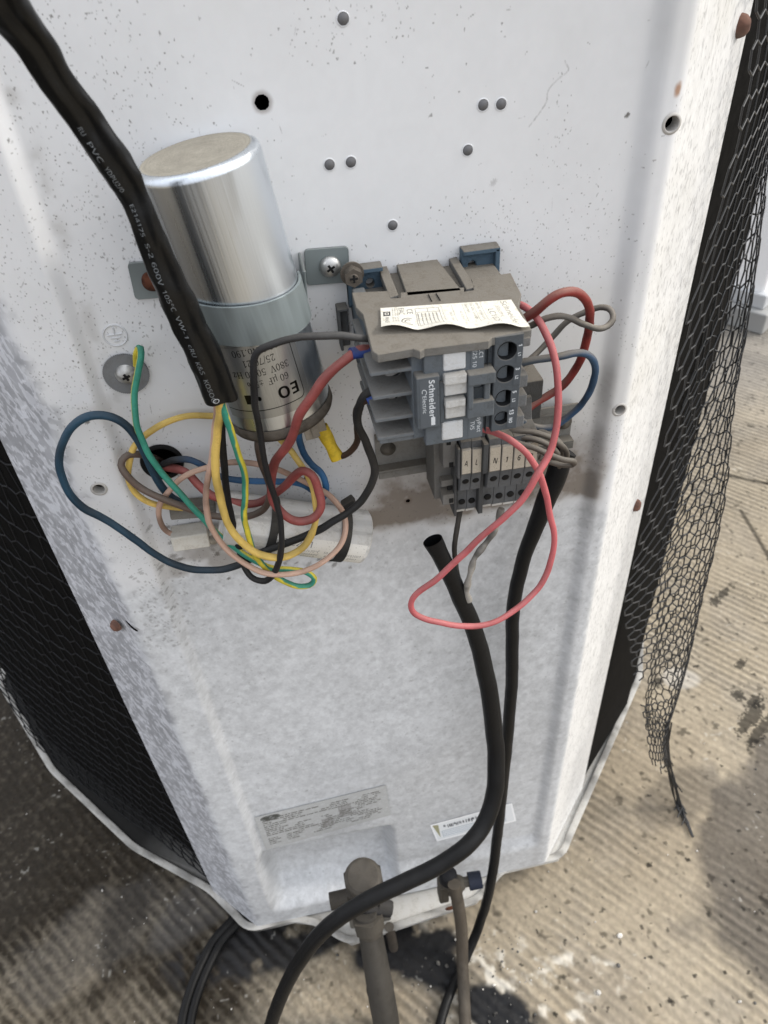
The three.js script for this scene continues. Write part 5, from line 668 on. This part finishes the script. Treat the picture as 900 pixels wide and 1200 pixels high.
// ---------------------------------------------------------------- printed sleeve, cables
{
  const C = [[-8, -12, 56, 0.090], [8, 12, 54, 0.084], [38, 50, 46, 0.078], [62, 88, 45, 0.073], [92, 130, 46, 0.069], [120, 172, 45, 0.067], [143, 206, 43, 0.066], [162, 240, 35, 0.066], [174, 270, 36, 0.066], [193, 318, 40, 0.065], [217, 370, 42, 0.064], [240, 420, 42, 0.062], [259, 469, 39, 0.059]];
  const pts = C.map(([x, y, , z]) => at(x, y, z)), hw = C.map(([x, y, w, z]) => { const p = at(x, y, z); return w / 2 * p.clone().sub(EYE).dot(LOOK) / FOCAL; });
  const cl = [0]; for (let i = 1; i < pts.length; i++) cl.push(cl[i - 1] + pts[i].distanceTo(pts[i - 1])); const LT = cl[cl.length - 1];
  const wid = (t) => { const d = t * LT; let i = 1; while (i < cl.length - 1 && cl[i] < d) i++; const k = sst(cl[i - 1], cl[i], d); return mix(hw[i - 1], hw[i], k); };
  const g = sweep(pts, (t) => [wid(t), wid(t) * (0.60 + 0.06 * Math.sin(t * 40) - 0.15 * sst(0.88, 1, t))], { seg: 40, close: false });
  // wrinkles and soft facets of the flattened tube
  const p = g.attributes.position, n = g.attributes.normal, u = g.attributes.uv; for (let i = 0; i < p.count; i++) { const k = (fbm(u.getX(i) * 55 + 2, Math.cos(u.getY(i) * 6.28) * 2 + 5, 3) - 0.5) * 0.0017 + (fbm(u.getX(i) * 160, u.getY(i) * 9, 2) - 0.5) * 0.0009 + (Math.sin(u.getY(i) * Math.PI * 2) > 0 ? -0.0012 * Math.exp(-Math.pow((u.getY(i) - 0.30) / 0.05, 2)) : 0); p.setXYZ(i, p.getX(i) + n.getX(i) * k, p.getY(i) + n.getY(i) * k, p.getZ(i) + n.getZ(i) * k); }
  for (let i = 0; i < u.count; i++) u.setX(i, u.getX(i) / LT);
  g.computeVertexNormals();
  const cpx = C.map((c) => c); const tAt = (x, y) => { let best = 1e9, t = 0; for (let i = 1; i < cpx.length; i++) { const [ax, ay] = cpx[i - 1], [bx, by] = cpx[i], dx = bx - ax, dy = by - ay, q = clamp(((x - ax) * dx + (y - ay) * dy) / (dx * dx + dy * dy)), e = Math.hypot(x - ax - dx * q, y - ay - dy * q); if (e < best) { best = e; t = mix(cl[i - 1], cl[i], q) / LT; } } return t; };
  const words = [['RU', 100, 140, 108, 150], ['PVC', 112, 156, 130, 180], ['YDPU2/0', 128, 190, 146, 222], ['E214175', 149, 240, 166, 276], ['S-2', 171, 282, 183, 298], ['600V', 183, 302, 198, 326], ['105°C', 198, 332, 215, 356], ['VW-1', 213, 364, 227, 390], ['cRU', 226, 396, 234, 410], ['K&S', 234, 416, 242, 432], ['KOSOO', 243, 438, 256, 466]].map(([s, a, b, c, d]) => [tAt(a, b), tAt(c, d), s]);
  const mat = phys({ roughness: 0.3, specularIntensity: 0.6, map: canvasTex(2048, 512, (c, Wd, Hd) => {
    c.fillStyle = '#0e0f10'; c.fillRect(0, 0, Wd, Hd); const r = rng(21);
    for (let k = 0; k < 2600; k++) { c.fillStyle = `rgba(150,142,130,${r() * 0.07})`; c.beginPath(); c.ellipse(r() * Wd, r() * Hd * 0.5 + (r() < 0.6 ? 260 : 0), 1 + r() * 9, 1 + r() * 4, r() * 3, 0, 7); c.fill(); }
    c.fillStyle = '#787c7f'; for (const [t0, t1, s] of words) { c.font = '31px sans-serif'; const w = (t1 - t0) * Wd, m = c.measureText(s).width; c.save(); c.translate(t0 * Wd, Hd * 0.815); c.scale(w / m, 1); c.fillText(s, 0, 0); c.restore(); }
    c.beginPath(); c.lineWidth = 4; c.strokeStyle = '#bfc3c6'; c.arc(0.985 * Wd, Hd * 0.80 - 14, 13, 0, 7); c.stroke();
  }) });
  single('printed_sleeve', g, mat, 'wide black flattened cable sleeve with white printing, crossing the top left', 'cable sleeve');
}
const cab = (name, label, pts, rad, o = {}) => single(name, paint(sweep(pts, rad, { seg: 18, step: 0.003, ...o.sw }), o.col || [0.0065, 0.007, 0.008], { dust: 0.04, grime: 0.1, scale: 60, ...o }), M.blackCable, label, 'cable', o.group);
{ // cable with a cut end that hangs loose, then swings left across the valves
  const L = [[507, 633, 0.034], [516, 650, 0.034], [526, 670, 0.033], [537, 695, 0.032], [549, 722, 0.031], [560, 752, 0.031], [568, 785, 0.033], [574, 815, 0.036], [578, 850, 0.040], [581, 880, 0.046], [581, 910, 0.055], [577, 940, 0.064], [566, 968, 0.074], [546, 992, 0.084], [518, 1012, 0.088], [480, 1031, 0.091], [440, 1050, 0.093], [402, 1072, 0.094], [374, 1096, 0.095], [350, 1128, 0.097], [332, 1162, 0.10], [316, 1205, 0.105], [306, 1250, 0.112]];
  cab('black_cable', 'thick black cable with a slit cut end, sweeping down and left across the brass valves', W(L), (t) => { const k = sst(0.0, 0.30, t), r = mix(0.0054, 0.0070, k) - 0.0006 * sst(0.55, 0.8, t) + 0.0008 * sst(0.02, 0, t); return [r, mix(0.0044, r, k)]; }, { dust: 0.03, sw: { close: false, kink: 0.0009 } });
}
cab('black_cable', 'straighter black cable hanging from the brown wire bundle down past the sticker', WG(0.006)([[664, 528, 0.020], [657, 540, 0.021], [650, 562, 0.022], [640, 586, 0.022], [630, 610, 0.021], [618, 642, 0.020], [608, 676, 0.019], [602, 712, 0.018], [600, 750, 0.018], [600, 790, 0.019], [597, 832, 0.020], [593, 880, 0.022], [588, 930, 0.026], [582, 985, 0.034], [574, 1040, 0.046], [558, 1094, 0.056], [538, 1140, 0.070], [522, 1178, 0.085], [508, 1230, 0.10]]), (t) => { const r = mix(0.0064, 0.0049, sst(0.02, 0.12, t)); return [r, r]; }, { dust: 0.04, sw: { kink: 0.0009 } });
wire('black_lead', 'thin black lead dropping from the terminal block into the slit cable end', [[541, 592, 0.030], [538, 604, 0.030], [535, 620, 0.032], [533, 640, 0.034], [534, 660, 0.033], [540, 690, 0.031]], 0.0021, [0.03, 0.028, 0.026], { dust: 0.35 });
wire('taped_lead', 'pale taped lead twisting from the terminal block down to the cut cable', [[588, 596, 0.030], [583, 612, 0.030], [577, 626, 0.031], [566, 641, 0.032], [556, 655, 0.033], [551, 672, 0.034], [547, 692, 0.035], [549, 704, 0.034]], (t) => { const r = 0.0026 + 0.0005 * Math.sin(t * 34); return [r, r * 0.9]; }, [0.30, 0.285, 0.26], { dust: 0.2, grime: 0.75, scale: 130 });
{ // two cables lying on the ground under the left corner
  const P = (o) => [[290, 1060], [272, 1082], [254, 1102], [240, 1128], [228, 1156], [218, 1190], [212, 1240]].map(([x, y]) => { const p = onY(x + o, y, 0.0055); return p; });
  cab('floor_cable', 'left of two black cables emerging onto the ground under the left corner', P(-3), () => [0.0052, 0.0052], { group: 'pair of black cables under the left corner' });
  cab('floor_cable', 'right of two black cables emerging onto the ground under the left corner', P(7), () => [0.0046, 0.0046], { group: 'pair of black cables under the left corner' });
}

// ---------------------------------------------------------------- service valves and refrigerant pipes
{
  const BR = [0.042, 0.037, 0.031], top = at(423, 1012, 0.058), p = at(429, 1050, 0.055);
  const v = thing('service_valve', 'big dusty brass service valve with a round cap and hex nut', 'valve', V3(p.x, 0.05, p.z));
  const P = (par, n, g, c = BR, o = {}, l) => part(par, n, paint(g, c, { dust: 0.15, grime: 0.35, scale: 90, ...o }), M.paintV, l);
  const ax = V3(0.0, 1, 0.18).normalize(), b = at(427, 1037, 0.052);
  P(v, 'cap', merge([lathe([[0, 0.032], [0.0132, 0.0318], [0.0132, 0.0318], [0.0160, 0.0298], [0.0160, 0.0298], [0.0161, 0.017], [0.0161, 0.017], [0.0150, 0.015]], b, ax, 36)]), [0.085, 0.076, 0.064], { dust: 0.3 });
  P(v, 'hex_nut', cyl(0.0196, 0.0196, 0.0125, b.clone().addScaledVector(ax, 0.002), ax, 6), [0.045, 0.04, 0.034]);
  P(v, 'valve_body', merge([cyl(0.013, 0.0145, 0.022, b.clone().addScaledVector(ax, -0.018), ax, 20)]));
  const fn = at(430, 1072, 0.060), fd = at(434, 1092, 0.068).sub(fn);
  P(v, 'flare_nut', merge([cyl(0.0158, 0.0158, 0.014, fn.clone(), fd, 6), cyl(0.0138, 0.0125, 0.006, fn.clone().addScaledVector(fd.clone().normalize(), 0.014), fd, 20)]), [0.06, 0.053, 0.043], { dust: 0.25 });
  P(v, 'cap_ridge', merge([0, 1, 2].map((i) => lathe([[0.0161, 0.0200 + i * 0.003], [0.0168, 0.0207 + i * 0.003], [0.0161, 0.0214 + i * 0.003]], b, ax, 36))), [0.075, 0.066, 0.055]);
  const s = at(404, 1052, 0.050); P(v, 'side_port', merge([cyl(0.0085, 0.0085, 0.026, s.clone().add(V3(-0.014, -0.001, 0)), V3(1, 0.03, 0), 6), cyl(0.0072, 0.0072, 0.02, s, V3(1, 0.02, 0), 20)]));
  const k = at(452, 1062, 0.055); P(v, 'service_port', merge([cyl(0.0085, 0.0075, 0.014, k.clone().add(V3(-0.008, 0.003, 0)), V3(0.9, -0.35, 0.2), 8), cyl(0.006, 0.006, 0.016, k.clone().add(V3(-0.02, 0.008, 0)), V3(0.9, -0.35, 0.2), 12)]), [0.02, 0.02, 0.022]);
  P(v, 'mounting_plate', box(b.x - 0.022, b.x + 0.022, 0.046, 0.070, 0.024, 0.030, 0.002), [0.16, 0.15, 0.13]);
  const pipe = [at(428, 1068, 0.058), at(433, 1088, 0.066), at(438, 1115, 0.078), at(444, 1150, 0.094), at(452, 1195, 0.112), at(462, 1260, 0.135)];
  single('insulated_pipe', paint(sweep(pipe, (t) => { const r = mix(0.0112, 0.0132, sst(0.0, 0.5, t)) + (t > 0.36 && t < 0.40 ? 0.0006 : 0); return [r, r]; }, { seg: 24, step: 0.004 }), [0.045, 0.041, 0.035], { dust: 0.12, grime: 0.35, scale: 70 }), M.paintV, 'thick brown insulated pipe leaving the big valve downwards', 'pipe');
  single('copper_line', paint(sweep([at(456, 1086, 0.036), at(461, 1110, 0.040), at(466, 1150, 0.050), at(472, 1200, 0.060)], () => [0.0052, 0.0052], { seg: 14, step: 0.004 }), [0.06, 0.05, 0.04], { dust: 0.5 }), M.paintV, 'thin dark pipe half hidden behind the thick insulated pipe', 'pipe');
  const b2 = at(533, 1040, 0.040), v2 = thing('service_valve', 'small brass service valve with a navy side cap at the right of the pan', 'valve', V3(b2.x, 0.05, b2.z));
  P(v2, 'valve_body', merge([cyl(0.0085, 0.009, 0.022, b2.clone().add(V3(0, -0.006, 0)), V3(0, 1, 0.1), 8), cyl(0.0105, 0.0105, 0.007, b2.clone().add(V3(0, 0.004, 0)), V3(0, 1, 0.1), 6), box(b2.x - 0.016, b2.x - 0.006, b2.y - 0.028, b2.y + 0.006, b2.z - 0.012, b2.z + 0.002, 0.002)]), [0.085, 0.075, 0.06]);
  P(v2, 'cap', merge([lathe([[0, 0.014], [0.006, 0.0135], [0.0088, 0.011], [0.009, 0]], b2.clone().add(V3(-0.006, 0.014, -0.004)), V3(0, 1, 0.1), 20)]), [0.012, 0.012, 0.014], { dust: 0.1 });
  const n = at(549, 1033, 0.040); P(v2, 'side_port', cyl(0.005, 0.005, 0.022, n.clone().add(V3(-0.014, 0, 0)), V3(1, 0.02, 0), 16), [0.10, 0.09, 0.075]);
  P(v2, 'side_cap', cyl(0.0092, 0.0088, 0.013, n, V3(1, 0.03, 0.05), 6), [0.010, 0.016, 0.034], { dust: 0.08 }, 'navy hexagonal cap');
  single('copper_line', paint(sweep([at(532, 1036, 0.048), at(537, 1060, 0.056), at(541, 1090, 0.066), at(542, 1130, 0.082), at(544, 1170, 0.10), at(547, 1240, 0.14)].map((p, i) => i > 1 && p.y < 0.008 ? onY([0, 0, 541, 542, 544, 547][i], [0, 0, 1090, 1130, 1170, 1240][i], 0.008) : p), () => [0.0062, 0.0062], { seg: 16, step: 0.004 }), [0.065, 0.053, 0.040], { dust: 0.2, grime: 0.4, scale: 90 }), M.paintV, 'slim brown pipe running down from the small valve', 'pipe');
}
// loose crumbs of lime and grit on the concrete
{
  const R = rng(91), g = new THREE.IcosahedronGeometry(1, 0), n = 210, im = new THREE.InstancedMesh(g, std({ color: 0xffffff, roughness: 0.95 }), n), m = new THREE.Matrix4(), q = new THREE.Quaternion(), col = new THREE.Color();
  for (let i = 0; i < n; i++) { const nearT = R() < 0.35, p = nearT ? onY(490 + R() * 150, 1095 + R() * 105, 0) : onY(R() * 900, 850 + R() * 350, 0); const s = 0.0006 + R() * R() * R() * 0.0034; q.setFromEuler(new THREE.Euler(R() * 3, R() * 3, R() * 3)); m.compose(V3(p.x, s * 0.4, p.z), q, V3(s, s * (0.5 + R() * 0.4), s * (0.7 + R() * 0.5))); im.setMatrixAt(i, m); const v = R() < 0.6 ? 0.05 + R() * 0.1 : 0.35 + R() * 0.3; im.setColorAt(i, col.setRGB(v, v * 0.95, v * 0.86)); }
  im.name = 'grit'; im.castShadow = im.receiveShadow = true; im.userData = { label: 'grit and lime crumbs scattered on the concrete', category: 'grit', kind: 'stuff' }; scene.add(im);
}
scene.environment = scene.background;
renderer.render(scene, camera);
